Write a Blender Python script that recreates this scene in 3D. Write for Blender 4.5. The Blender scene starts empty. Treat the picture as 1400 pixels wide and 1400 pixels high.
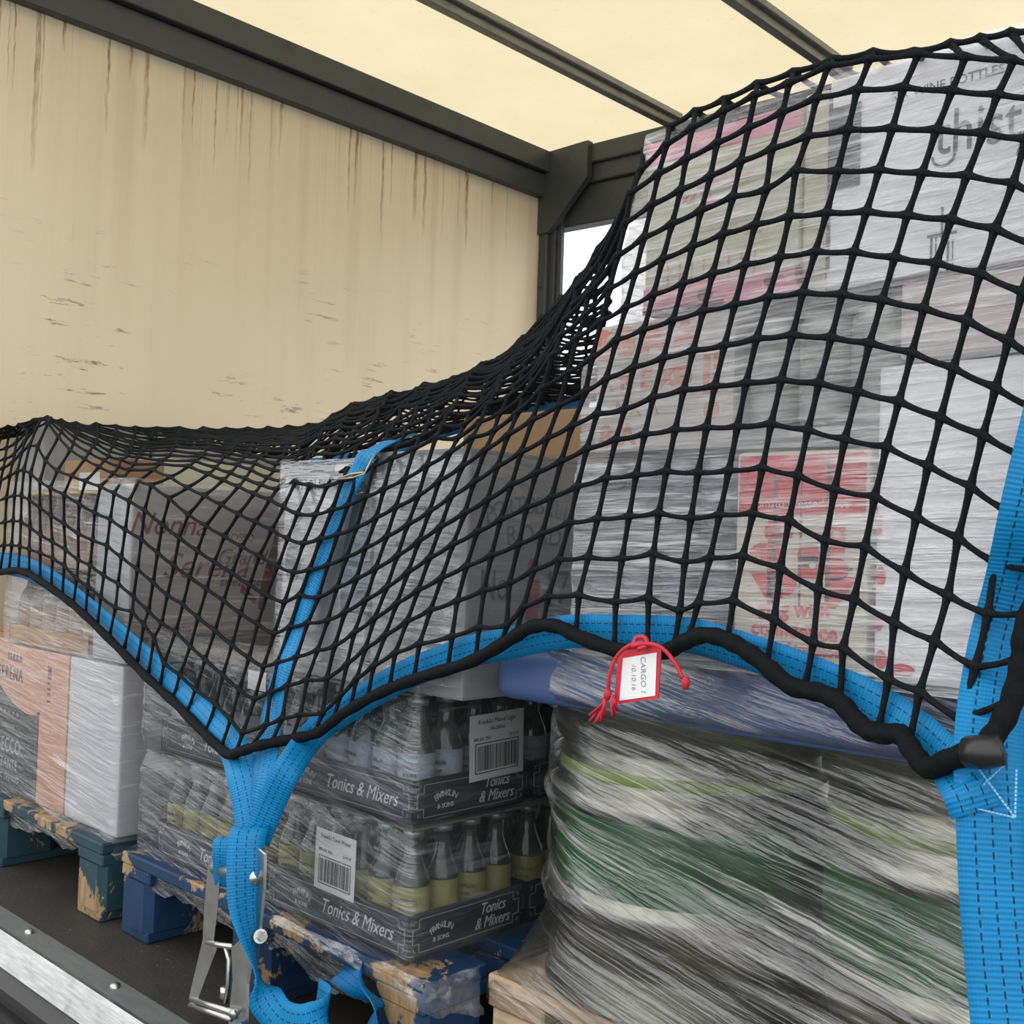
import bpy, bmesh, math, random
import numpy as np
from mathutils import Vector, Matrix, Euler
random.seed(7)
rng = np.random.RandomState(5)
S = bpy.context.scene
COL = S.collection
PI = math.pi
# ------------------------------------------------------------------ camera
YAW, PITCH, ROLL, FPX = map(float, (math.radians(43.59), math.radians(1.678), math.radians(1.846), 1499.))
CAM = np.array([0, 0, .72])
_F = np.array([-math.sin(YAW), math.cos(YAW), 0]); _R = np.array([math.cos(YAW), math.sin(YAW), 0]); _Z = np.array([0, 0, 1.])
FW = _F*math.cos(PITCH)+_Z*math.sin(PITCH); _U = _Z*math.cos(PITCH)-_F*math.sin(PITCH)
RT = _R*math.cos(ROLL)+_U*math.sin(ROLL); UP = _U*math.cos(ROLL)-_R*math.sin(ROLL)
cd = bpy.data.cameras.new('camera'); cam = bpy.data.objects.new('camera', cd); COL.objects.link(cam)
cd.sensor_width = 36; cd.lens = 36*FPX/1400; cd.clip_start = .02
cam.matrix_world = Matrix(((RT[0], UP[0], -FW[0], CAM[0]), (RT[1], UP[1], -FW[1], CAM[1]), (RT[2], UP[2], -FW[2], CAM[2]), (0, 0, 0, 1)))
S.camera = cam
# ------------------------------------------------------------------ sky and exposure
W = bpy.data.worlds.new('overcast'); S.world = W; W.use_nodes = True
nt = W.node_tree; nt.nodes.clear()
o_ = nt.nodes.new('ShaderNodeOutputWorld'); b_ = nt.nodes.new('ShaderNodeBackground')
tc = nt.nodes.new('ShaderNodeTexCoord'); sx = nt.nodes.new('ShaderNodeSeparateXYZ'); rp = nt.nodes.new('ShaderNodeValToRGB')
nt.links.new(tc.outputs['Generated'], sx.inputs[0]); nt.links.new(sx.outputs[2], rp.inputs[0]); nt.links.new(rp.outputs[0], b_.inputs[0]); nt.links.new(b_.outputs[0], o_.inputs[0])
rp.color_ramp.elements[0].position = 0.0; rp.color_ramp.elements[0].color = (.98, 1.0, 1.05, 1)
rp.color_ramp.elements[1].position = .6; rp.color_ramp.elements[1].color = (1, 1, 1, 1)
b_.inputs[1].default_value = 1.0
S.view_settings.view_transform = 'Standard'; S.view_settings.look = 'None'; S.view_settings.gamma = 1; S.view_settings.use_curve_mapping = False
S.view_settings.exposure = 1.0

# ------------------------------------------------------------------ node helpers
class NT:
    def __init__(s, name, lin=None):
        s.m = bpy.data.materials.new(name); s.m.use_nodes = True; s.t = s.m.node_tree; s.t.nodes.clear()
        s.out = s.t.nodes.new('ShaderNodeOutputMaterial')
    def n(s, typ, **kw):
        nd = s.t.nodes.new('ShaderNode'+typ)
        for k, v in kw.items():
            if k.startswith('i_'): s.set(nd, k[2:], v)
            elif k == 'i': 
                for a, b in v.items(): s.set(nd, a, b)
            else: setattr(nd, k, v)
        return nd
    def set(s, nd, k, v):
        inp = nd.inputs[k]
        if hasattr(v, 'is_output') or isinstance(v, bpy.types.NodeSocket): s.t.links.new(v, inp)
        else: inp.default_value = v
    def geo(s, scale=(1, 1, 1), rot=(0, 0, 0), src='Object'):
        if src == 'World': o = s.n('NewGeometry').outputs['Position']
        else: o = s.n('TexCoord').outputs[src]
        return s.n('Mapping', i={'Vector': o, 'Scale': scale, 'Rotation': rot}).outputs[0]
    def noise(s, vec, scale=5, detail=3, rough=.5, dist=0):
        return s.n('TexNoise', i={'Vector': vec, 'Scale': scale, 'Detail': detail, 'Roughness': rough, 'Distortion': dist}).outputs[0]
    def ramp(s, f, a, b, ca=(0, 0, 0, 1), cb=(1, 1, 1, 1)):
        r = s.n('ValToRGB', i={'Fac': f}); e = r.color_ramp.elements
        e[0].position = a; e[1].position = b; e[0].color = c4(ca); e[1].color = c4(cb); return r.outputs[0]
    def mix(s, f, a, b, mode='MIX'):
        m = s.n('MixRGB', blend_type=mode)
        s.set(m, 'Fac', f); s.set(m, 'Color1', a if not isinstance(a, tuple) else c4(a)); s.set(m, 'Color2', b if not isinstance(b, tuple) else c4(b)); return m.outputs[0]
    def math(s, op, a, b=0, c=None, clamp=False):
        m = s.n('Math', operation=op, use_clamp=clamp); s.set(m, 0, a); s.set(m, 1, b)
        if c is not None: s.set(m, 2, c)
        return m.outputs[0]
    def bump(s, h, strength=.3, dist=.01):
        return s.n('Bump', i={'Height': h, 'Strength': strength, 'Distance': dist}).outputs[0]
    def pbr(s, col, rough=.5, metal=0, normal=None, spec=.5, trans=0, sheen=0, alpha=None, coat=0):
        p = s.n('BsdfPrincipled'); s.set(p, 'Base Color', c4(col) if isinstance(col, tuple) else col); s.set(p, 'Roughness', rough); s.set(p, 'Metallic', metal)
        s.set(p, 'Specular IOR Level', spec); s.set(p, 'Transmission Weight', trans); s.set(p, 'Sheen Weight', sheen); s.set(p, 'Coat Weight', coat)
        if normal is not None: s.set(p, 'Normal', normal)
        if alpha is not None: s.set(p, 'Alpha', alpha)
        return p.outputs[0]
    def done(s, sh): s.t.links.new(sh, s.out.inputs[0]); return s.m
def c4(c):
    return tuple(c)+(1.,) if isinstance(c, tuple) and len(c) == 3 else c
def srgb(r, g, b):
    f = lambda v: (v/255/12.92) if v/255 <= .04045 else ((v/255+.055)/1.055)**2.4
    return (f(r), f(g), f(b), 1.)
MC = {}
def plain(name, col, rough=.6, metal=0, nscale=0, namt=.25, spec=.5, bump=0):
    if name in MC: return MC[name]
    t = NT(name); c = c4(col)
    if nscale:
        nz = t.noise(t.geo(), nscale, 4, .6)
        c = t.mix(t.ramp(nz, .35, .7), c, tuple(v*(1-namt) for v in c[:3]))
        nn = t.bump(nz, bump, .002) if bump else None
    else: nn = None
    MC[name] = t.done(t.pbr(c, rough, metal, nn, spec)); return MC[name]

# ------------------------------------------------------------------ geometry helpers
def add_box(bm, x0, x1, y0, y1, z0, z1, bev=0, seg=1):
    r = bmesh.ops.create_cube(bm, size=1); vs = r['verts']
    for v in vs: v.co = Vector(((x0+x1)/2+v.co.x*(x1-x0), (y0+y1)/2+v.co.y*(y1-y0), (z0+z1)/2+v.co.z*(z1-z0)))
    if bev:
        es = list({e for v in vs for e in v.link_edges})
        bmesh.ops.bevel(bm, geom=es, offset=bev, segments=seg, affect='EDGES', profile=.6)
    return vs
def add_tube(bm, pts, rad, n=8, closed=False, flat=1.0, cap=True):
    pts = [Vector(p) for p in pts]; N = len(pts)
    rads = rad if hasattr(rad, '__len__') else [rad]*N
    tans = []
    for i in range(N):
        a = pts[i-1] if (i > 0 or closed) else pts[i]; b = pts[(i+1) % N] if (i < N-1 or closed) else pts[i]
        t = (b-a); tans.append(t.normalized() if t.length > 1e-9 else Vector((0, 0, 1)))
    ref = Vector((0, 0, 1)) if abs(tans[0].z) < .9 else Vector((1, 0, 0))
    nrm = tans[0].cross(ref).normalized(); rings = []
    for i in range(N):
        nrm = (nrm-tans[i]*nrm.dot(tans[i]))
        nrm = nrm.normalized() if nrm.length > 1e-6 else tans[i].orthogonal().normalized()
        bn = tans[i].cross(nrm)
        rings.append([bm.verts.new(pts[i]+(nrm*math.cos(2*PI*k/n)+bn*math.sin(2*PI*k/n)*flat)*rads[i]) for k in range(n)])
    for i in range(N-1 if not closed else N):
        A, B = rings[i], rings[(i+1) % N]
        for k in range(n): bm.faces.new((A[k], A[(k+1) % n], B[(k+1) % n], B[k]))
    if cap and not closed:
        bm.faces.new(rings[0][::-1]); bm.faces.new(rings[-1])
def add_lathe(bm, prof, n=24, c=(0, 0, 0)):
    rings = []
    for r, z in prof:
        rings.append([bm.verts.new((c[0]+max(r, 1e-4)*math.cos(2*PI*k/n), c[1]+max(r, 1e-4)*math.sin(2*PI*k/n), c[2]+z)) for k in range(n)])
    for i in range(len(prof)-1):
        for k in range(n): bm.faces.new((rings[i][k], rings[i][(k+1) % n], rings[i+1][(k+1) % n], rings[i+1][k]))
    return rings
def add_prism(bm, poly, axis, a, b):
    """poly = 2d points; extruded along axis from a to b"""
    def P(p, t):
        return {'x': (t, p[0], p[1]), 'y': (p[0], t, p[1]), 'z': (p[0], p[1], t)}[axis]
    A = [bm.verts.new(P(p, a)) for p in poly]; B = [bm.verts.new(P(p, b)) for p in poly]; n = len(poly)
    bm.faces.new(A); bm.faces.new(B[::-1])
    for i in range(n): bm.faces.new((A[i], B[i], B[(i+1) % n], A[(i+1) % n]))
def obj(name, bm, mat, parent=None, smooth=False, loc=None, rot=None):
    me = bpy.data.meshes.new(name)
    if isinstance(bm, bmesh.types.BMesh):
        bmesh.ops.recalc_face_normals(bm, faces=bm.faces[:]); bm.to_mesh(me); bm.free()
    else: me = bm
    me.name = name
    if mat: me.materials.clear(); me.materials.append(mat)
    if smooth:
        me.polygons.foreach_set('use_smooth', [True]*len(me.polygons))
    o = bpy.data.objects.new(name, me); COL.objects.link(o)
    if parent: o.parent = parent
    if loc is not None: o.location = loc
    if rot is not None: o.rotation_euler = rot
    return o
def boxo(name, dims, mat, parent=None, bev=.002, **k):
    bm = bmesh.new(); add_box(bm, *dims, bev=bev); return obj(name, bm, mat, parent, **k)
def thing(name, label, cat, loc=(0, 0, 0), rot=(0, 0, 0), group=None):
    o = bpy.data.objects.new(name, None); COL.objects.link(o); o.location = loc; o.rotation_euler = rot
    o.empty_display_size = .05
    o['label'] = label; o['category'] = cat
    if group: o['group'] = group
    return o
def tag(o, label, cat, group=None):
    o['label'] = label; o['category'] = cat
    if group: o['group'] = group
    return o
def struct(o): o['kind'] = 'structure'; return o
def text_mesh(s, size, align='CENTER', shear=0, extrude=.0004, spacing=1, offset=0, xs=1):
    cu = bpy.data.curves.new('t', 'FONT'); cu.body = s; cu.size = size; cu.align_x = align; cu.align_y = 'CENTER'; cu.shear = shear
    cu.extrude = extrude; cu.space_character = spacing; cu.offset = offset; cu.resolution_u = 3
    o = bpy.data.objects.new('t', cu); COL.objects.link(o); bpy.context.view_layer.update()
    dg = bpy.context.evaluated_depsgraph_get(); me = bpy.data.meshes.new_from_object(o.evaluated_get(dg))
    bpy.data.objects.remove(o); bpy.data.curves.remove(cu)
    if xs != 1:
        for v in me.vertices: v.co.x *= xs
    return me
def join_meshes(name, items, mat, parent):
    """items = [(mesh, Matrix)] joined into one mesh object"""
    bm = bmesh.new()
    for me, M in items:
        me.transform(M); bm.from_mesh(me)
    me = bpy.data.meshes.new(name); bm.to_mesh(me); bm.free(); me.materials.append(mat)
    o = bpy.data.objects.new(name, me); COL.objects.link(o); o.parent = parent; return o
def MF(x, y, z, face='-Y', rz=0):
    """matrix putting flat art (local xy, +z out) on a carton face"""
    R = {'-Y': Euler((PI/2, 0, 0)), '+X': Euler((PI/2, 0, PI/2)), 'top': Euler((0, 0, 0))}[face].to_matrix().to_4x4()
    return Matrix.Translation((x, y, z)) @ R @ Matrix.Rotation(rz, 4, 'Z')
def words(name, parent, mat, x, y, z, face, lines, **k):
    """lines = [(string, size, du, dv)]"""
    for ln in lines:
        s, size, du, dv = ln[:4]; kk = dict(k); kk.update(ln[4] if len(ln) > 4 else {})
        rz = kk.pop('rz', 0)
        o = join_meshes(name, [(text_mesh(s, size, **kk), MF(x, y, z, face) @ Matrix.Translation((du, dv, 0)) @ Matrix.Rotation(rz, 4, 'Z'))], mat, parent)
    return o
def flat_shape(name, parent, mat, x, y, z, face, polys, th=.0006):
    bm = bmesh.new()
    for poly in polys: add_prism(bm, poly, 'z', 0, th)
    bmesh.ops.recalc_face_normals(bm, faces=bm.faces[:])
    bmesh.ops.transform(bm, matrix=MF(x, y, z, face), verts=bm.verts[:])
    return obj(name, bm, mat, parent)
def rect(x0, y0, x1, y1): return [(x0, y0), (x1, y0), (x1, y1), (x0, y1)]
def arc_words(s, size, radius, span, cx, cy, **k):
    out = []; n = len(s)
    for i, ch in enumerate(s):
        if ch == ' ': continue
        a = span*(.5-i/(n-1)) if n > 1 else 0
        out.append((text_mesh(ch, size, **k), Matrix.Translation((cx+radius*math.sin(-a)*1, cy+radius*(math.cos(a)-1), 0)) @ Matrix.Rotation(a, 4, 'Z')))
    return out
def ray_y(u, v, y):
    r = FW+RT*(u-700)/FPX+UP*(700-v)/FPX
    return CAM+r*(y-CAM[1])/r[1]
def copy_tree(o, parent=None):
    c = o.copy(); COL.objects.link(c); c.parent = parent
    for ch in list(o.children): copy_tree(ch, c)
    return c
def catmull(pts, n):
    P = [np.array(p, float) for p in pts]; P = [2*P[0]-P[1]]+P+[2*P[-1]-P[-2]]; out = []
    for i in range(1, len(P)-2):
        for k in range(n):
            t = k/n
            out.append(.5*((2*P[i])+(-P[i-1]+P[i+1])*t+(2*P[i-1]-5*P[i]+4*P[i+1]-P[i+2])*t*t+(-P[i-1]+3*P[i]-3*P[i+1]+P[i+2])*t**3))
    out.append(P[-2]); return out
# ------------------------------------------------------------------ materials of the place
def m_roof():
    t = NT('translucent_roof'); g = t.geo(src='World')
    nz = t.noise(g, 2.2, 5, .6); n2 = t.noise(g, 40, 3, .6)
    c = t.mix(t.ramp(nz, .3, .75), (.77, .67, .455), (.71, .61, .40)); c = t.mix(t.ramp(n2, .62, .8), c, (.66, .58, .38))
    b = t.bump(t.noise(g, 7, 4, .6, .6), .25, .02)
    d = t.n('BsdfDiffuse', i={'Color': c, 'Normal': b}).outputs[0]; tr = t.n('BsdfTranslucent', i={'Color': c, 'Normal': b}).outputs[0]
    gl = t.n('BsdfGlossy', i={'Color': (1, 1, 1, 1), 'Roughness': .35, 'Normal': b}).outputs[0]
    m = t.n('MixShader', i={0: .62, 1: d, 2: tr}).outputs[0]
    return t.done(t.n('MixShader', i={0: .04, 1: m, 2: gl}).outputs[0])
def m_wall():
    t = NT('cream_panel'); P = t.n('NewGeometry').outputs['Position']; s = t.n('SeparateXYZ', i={0: P}); y, z = s.outputs[1], s.outputs[2]
    base = t.mix(t.ramp(t.noise(t.geo((1, .7, .5), src='World'), 1.4, 4, .6), .3, .7), (.71, .61, .43), (.645, .55, .375))
    base = t.mix(t.math('MULTIPLY', t.ramp(t.noise(t.geo((1, 5, .25), src='World'), 2, 4, .6), .5, .9), .35), base, (.45, .38, .26))
    # rust runs below the cant rail
    def one(v, sc): return t.n('TexNoise', noise_dimensions='1D', i={'W': v, 'Scale': sc, 'Detail': 3, 'Roughness': .7}).outputs[0]
    wob = t.math('MULTIPLY', t.noise(t.geo((1, 3, 6), src='World'), 3, 2), .012)
    yy = t.math('ADD', y, wob)
    col = t.ramp(one(yy, 34), .575, .645); grp = t.ramp(one(yy, 2.6), .36, .5)
    ln = t.math('MULTIPLY_ADD', one(yy, 11), .85, -.16)
    tt = t.math('DIVIDE', t.math('SUBTRACT', 2.17, z), t.math('MAXIMUM', ln, .03))
    fade = t.math('SUBTRACT', 1, tt, clamp=True)
    brk = t.ramp(t.noise(t.geo((1, 60, 12), src='World'), 1.6, 3, .7), .35, .6)
    msk = t.math('MULTIPLY', t.math('MULTIPLY', t.math('MULTIPLY', t.math('MULTIPLY', col, 1.6, clamp=True), grp), t.math('POWER', fade, .6)), t.math('MULTIPLY_ADD', brk, .7, .3), clamp=True)
    base = t.mix(msk, base, (.21, .095, .032))
    halo = t.math('MULTIPLY', t.math('MULTIPLY', t.ramp(one(yy, 9), .5, .7), t.math('SUBTRACT', 1, t.math('DIVIDE', t.math('SUBTRACT', 2.17, z), .9), clamp=True)), .22)
    base = t.mix(halo, base, (.36, .22, .10))
    # long scuffs
    sc = t.noise(t.geo((1, 5, 40), src='World', rot=(.04, 0, 0)), 1.5, 5, .7)
    band = t.math('MULTIPLY', t.ramp(z, .0, 1.0), 1)
    lo = t.math('SUBTRACT', 1, t.math('ABSOLUTE', t.math('DIVIDE', t.math('SUBTRACT', z, 1.20), .42)), clamp=True)
    scm = t.math('MULTIPLY', t.math('MULTIPLY', t.ramp(sc, .60, .66), t.math('POWER', lo, .5)), t.ramp(t.noise(t.geo(src='World'), 3.3, 2), .47, .56), clamp=True)
    base = t.mix(t.math('MULTIPLY', scm, .85), base, (.10, .09, .07))
    return t.done(t.pbr(base, .42, 0, t.bump(t.noise(t.geo(src='World'), 3, 3), .15, .02), .4))
def m_floor():
    t = NT('deck_ply'); g = t.geo(src='World'); a = t.noise(g, 6, 6, .7); b = t.noise(t.geo((3, 30, 1), src='World'), 3, 4, .7)
    c = t.mix(t.ramp(a, .3, .7), (.022, .021, .018), (.036, .033, .028)); c = t.mix(t.ramp(b, .55, .75), c, (.015, .014, .012))
    c = t.mix(t.ramp(t.noise(g, 90, 2), .68, .74), c, (.10, .09, .075))
    return t.done(t.pbr(c, t.mix(a, (.45,)*3, (.75,)*3), 0, t.bump(t.noise(g, 120, 4), .4, .002), .45))
def m_metal(name, col, rough, sc=(2, 60, 60), amt=.35, metal=1.):
    t = NT(name); a = t.noise(t.geo(sc), 4, 5, .7); b = t.noise(t.geo(), 14, 5, .7)
    c = t.mix(t.ramp(a, .3, .7), c4(col), tuple(v*(1-amt) for v in col[:3])); c = t.mix(t.ramp(b, .58, .75), c, tuple(v*.55 for v in col[:3]))
    return t.done(t.pbr(c, t.math('MULTIPLY_ADD', b, .3, rough-.12), metal, t.bump(a, .25, .002), .5))
def m_paint(name, paint, dark, chip=.60, sc=9):
    t = NT(name); g = t.geo((1, 1, .7), src='World'); a = t.noise(g, sc, 6, .75, .3); w = t.noise(t.geo((30, 30, 4), src='World'), 3, 5, .7)
    wood = t.mix(t.ramp(w, .3, .7), (.40, .27, .14), (.16, .095, .045))
    pc = t.mix(t.ramp(t.noise(g, 22, 4, .7), .3, .75), c4(paint), c4(dark))
    c = t.mix(t.ramp(a, chip, chip+.02), pc, wood)
    return t.done(t.pbr(c, .62, 0, t.bump(a, .5, .004), .35))
def m_wood(name, c1, c2, sc=(3, 60, 60)):
    t = NT(name); w = t.noise(t.geo(sc), 1, 6, .7, .5); k = t.noise(t.geo(), 5, 4, .7)
    c = t.mix(t.ramp(w, .3, .7), c4(c1), c4(c2)); c = t.mix(t.ramp(k, .5, .75), c, tuple(v*.6 for v in c2[:3]))
    return t.done(t.pbr(c, .75, 0, t.bump(w, .3, .002), .3))
def m_film(name, alpha=.25, k=.55, rot=0., fine=(5, 5, 150), tint=(.93, .95, .97), lo=.48, hi=.72, gloss=.28, bstr=.6, patch=1.6, rough=.16, zf=None, pr=(.3, .72)):
    """stretch film: clear sheet whose creases turn milky and catch the light"""
    t = NT(name)
    g = t.geo((1, 1, 1), (0, rot, 0))
    g0 = t.n('Mapping', i={'Vector': g, 'Scale': fine}).outputs[0]
    wob = t.n('MixRGB', blend_type='ADD', i={'Fac': .9, 'Color1': g0, 'Color2': t.n('TexNoise', i={'Vector': g, 'Scale': 7, 'Detail': 3}).outputs[1]}).outputs[0]
    a = t.noise(wob, 1., 4, .62, .2); a2 = t.noise(t.n('Mapping', i={'Vector': wob, 'Scale': (.5, .5, .3)}).outputs[0], 1.3, 3, .6)
    p = t.noise(g, patch, 3, .6)
    st = t.math('MULTIPLY', t.ramp(a, lo, hi), t.ramp(p, *pr))
    st2 = t.math('MULTIPLY', t.ramp(a2, .5, .78), .8)
    st = t.math('MAXIMUM', st, t.math('MULTIPLY', st2, t.ramp(p, pr[0]+.05, pr[1]+.08)))
    if zf:
        zz = t.n('MapRange', i={0: t.n('SeparateXYZ', i={0: t.geo()}).outputs[2], 1: zf[0], 2: zf[1], 3: .10, 4: 1.}).outputs[0]; st = t.math('MULTIPLY', st, zz)
    al = t.math('MULTIPLY_ADD', st, k, alpha, clamp=True)
    bp = t.bump(t.math('ADD', a, t.math('MULTIPLY', a2, 2.)), bstr, .008)
    cr = t.noise(g, 60, 3, .6, .8)
    bp2 = t.n('Bump', i={'Height': cr, 'Strength': .15, 'Distance': .004, 'Normal': bp}).outputs[0]
    tr = t.n('BsdfTransparent', i={'Color': (1, 1, 1, 1)}).outputs[0]
    body = t.pbr(c4(tint), .35, 0, bp2, .6)
    gl = t.n('BsdfGlossy', i={'Color': (1, 1, 1, 1), 'Roughness': rough, 'Normal': bp2}).outputs[0]
    m = t.n('MixShader', i={0: al, 1: tr, 2: body}).outputs[0]
    fr = t.n('Fresnel', i={'IOR': 1.5, 'Normal': bp2}).outputs[0]
    m = t.n('MixShader', i={0: t.math('MULTIPLY_ADD', fr, gloss*1.6, gloss*.14, clamp=True), 1: m, 2: gl}).outputs[0]
    return t.done(m)
def m_web(name, c=(.003, .225, .50)):
    """polyester webbing: ribs across, dark stitch dashes along; uses uv in metres"""
    t = NT(name); uv = t.n('UVMap').outputs[0]; s = t.n('SeparateXYZ', i={0: uv}); u, v = s.outputs[0], s.outputs[1]
    rib = t.math('SINE', t.math('MULTIPLY', u, 2*PI/.0042)); fine = t.math('SINE', t.math('MULTIPLY', v, 2*PI/.0026))
    rr = t.math('MULTIPLY_ADD', rib, .5, .5)
    rows = None
    for c0, ph in ((.013, 0.), (.025, .5), (.037, 0.)):
        d = t.math('LESS_THAN', t.math('ABSOLUTE', t.math('SUBTRACT', v, c0)), .0007)
        q = t.math('LESS_THAN', t.math('FRACT', t.math('ADD', t.math('DIVIDE', u, .0092), ph)), .62)
        d = t.math('MULTIPLY', d, q); rows = d if rows is None else t.math('MAXIMUM', rows, d)
    nz = t.noise(t.geo(), 25, 4, .6)
    c1 = t.mix(t.ramp(nz, .3, .75), c4(c), tuple(x*.82 for x in c))
    col = t.mix(t.math('MULTIPLY', t.math('SUBTRACT', 1, rr), .32), c1, (0.0, .07, .20))
    col = t.mix(rows, col, (.003, .03, .07))
    h = t.math('ADD', rr, t.math('MULTIPLY', fine, .15))
    return t.done(t.pbr(col, .48, 0, t.bump(h, .35, .0012), .25, sheen=.0))
def m_cord(name='black_cord', c=(.007, .0085, .010)):
    t = NT(name); g = t.geo(src='World')
    w = t.n('TexWave', bands_direction='DIAGONAL', i={'Vector': g, 'Scale': 190., 'Distortion': 2.5, 'Detail': 2}).outputs[0]
    n = t.noise(g, 500, 3, .7)
    col = t.mix(t.ramp(n, .4, .8), c4(c), tuple(v*2.6 for v in c))
    return t.done(t.pbr(col, .8, 0, t.bump(t.math('ADD', w, n), .6, .0012), .1, sheen=.0))
roofM, wallM, floorM = m_roof(), m_wall(), m_floor()
greyM = m_metal('anthracite_paint', (.050, .056, .058), .42, (1, 1, 1), .15, metal=.0)
darkM = plain('black_rubber', (.012, .012, .012), .5, nscale=30)
aluM = m_metal('scuffed_aluminium', (.55, .55, .53), .38, (4, 50, 50), .4)
aluD = m_metal('dull_rail', (.17, .19, .185), .5, (5, 20, 20), .3, metal=.3)
steelM = m_metal('zinc_steel', (.55, .55, .52), .28, (8, 8, 8), .25)
blueP = m_paint('blue_pallet_paint', (.006, .036, .098), (.004, .02, .055), .56, 6.5)
tealP = m_paint('teal_pallet_paint', (.014, .052, .066), (.010, .032, .042), .51, 6.5)
woodM = m_wood('raw_pine', (.55, .42, .27), (.34, .23, .13))
cardM = plain('brown_card', (.36, .22, .11), .8, nscale=9, namt=.25)
cordM = m_cord()
ropeM = plain('black_rope', (.006, .0065, .0075), .75, nscale=160, namt=-.5, spec=.08, bump=.5)
webM = m_web('blue_webbing')
# ------------------------------------------------------------------ the truck body
XW, XE, YN, YF, ZC = -3.05, 2.0, .873, 3.33, 2.32
struct(boxo('floor', (XW, XE, YN, YF+.03, -.05, 0), floorM, bev=0))
struct(boxo('wall_left', (XW-.04, XW, .80, YF, 0, ZC), wallM, bev=0))
def roofo():
    bm = bmesh.new(); nx, ny = 60, 30; g = []
    for i in range(nx+1):
        row = []
        for j in range(ny+1):
            x = XW-.03+(XE-XW+.06)*i/nx; y = .78+(YF-.42)*j/ny
            row.append(bm.verts.new((x, y, ZC+.03+.006*math.sin(x*3.1+1)*math.sin(y*4)+.004*math.sin(x*9+y*5))))
        g.append(row)
    for i in range(nx):
        for j in range(ny): bm.faces.new((g[i][j], g[i][j+1], g[i+1][j+1], g[i+1][j]))
    return obj('ceiling', bm, roofM, smooth=True)
struct(roofo())
# cant rail along the bulkhead: two stepped faces and a seam
bm = bmesh.new(); add_box(bm, XW, XW+.035, .80, YF, 2.15, 2.245, .003); add_box(bm, XW, XW+.06, .80, YF, 2.248, 2.335, .003); struct(obj('trim_1', bm, greyM))
# corner post, gusset and side cant rail
bm = bmesh.new(); add_box(bm, XW, XW+.045, YF-.02, YF+.07, 0, 2.33, .003); add_box(bm, XW+.045, XW+.075, YF+.0, YF+.05, 0, 2.2, .002); add_box(bm, XW+.075, XW+.10, YF+.01, YF+.03, 0, 2.2, .002)
for z in (.6, 1.1, 1.45, 1.78, 2.02): add_lathe(bm, [(0, .0), (.008, 0), (.008, .004), (0, .006)], 10, (XW+.02, YF-.022, z))
struct(obj('trim_2', bm, greyM))
bm = bmesh.new(); add_prism(bm, [(XW, 2.335), (XW, 2.0), (XW+.06, 2.0), (XW+.26, 2.19), (XW+.26, 2.335)], 'y', YF-.03, YF+.0); struct(obj('trim_3', bm, greyM))
bm = bmesh.new(); add_box(bm, XW+.03, XE, YF-.01, YF+.05, 2.26, 2.335, .004); add_box(bm, XW+.03, XE, YF+.01, YF+.06, 2.19, 2.262, .004); add_box(bm, XW+.03, XE, YF+.03, YF+.10, 2.03, 2.19, .006)
for v_ in bm.verts: v_.co.z -= .033*(v_.co.x-XW)          # the side rail sags towards the rear
struct(obj('trim_4', bm, greyM))
# roof bows
k = 5
for x in (-2.39, -1.715, -1.04, -.37, .30, .97, 1.64):
    bm = bmesh.new(); add_box(bm, x-.034, x+.034, .8, YF, 2.318, 2.342, .003); add_box(bm, x-.017, x+.017, .8, YF, 2.290, 2.32, .006, 2)
    struct(obj('trim_%d' % k, bm, m_metal('bow_steel', (.30, .30, .28), .4, (60, 3, 60), .35, metal=.7) if k == 5 else bpy.data.materials['bow_steel'])); k += 1
# near cant rail over the open side, seen only from elsewhere
struct(boxo('trim_%d' % k, (XW, XE, .78, .86, 2.24, 2.335), greyM)); k += 1
# side rave of the deck
bm = bmesh.new(); add_box(bm, XW, XE, .824, .873, -.045, .003, .002); rail = struct(obj('trim_%d' % k, bm, aluD)); k += 1
bm = bmesh.new(); add_prism(bm, [(.826, .004), (.826, -.015), (.806, -.040), (.798, -.039), (.812, -.006), (.818, .006)], 'x', XW, XE)
struct(obj('trim_%d' % k, bm, aluM)); k += 1
bm = bmesh.new(); add_prism(bm, [(.83, -.02), (.806, -.041), (.785, -.062), (.785, -.075), (.80, -.08), (.80, -.10), (.78, -.105), (.78, -.18), (.83, -.18)], 'x', XW, XE)
struct(obj('trim_%d' % k, bm, darkM)); k += 1
for i in range(14):
    bm = bmesh.new(); add_lathe(bm, [(0, .007), (.004, .0068), (.008, .004), (.0085, 0)], 14)
    obj('bolt', bm, steelM, rail, loc=(-2.92+i*.32, .852, .003), smooth=True)
t_ = NT('wet_asphalt'); g_ = t_.geo(src='World')
asph = t_.done(t_.pbr(t_.mix(t_.noise(g_, 60, 4, .7), (.05, .05, .05), (.12, .12, .115)), .7))
bm = bmesh.new(); add_box(bm, -14, 14, -14, 16, -1.2, -1.15); struct(obj('ground', bm, asph))
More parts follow.
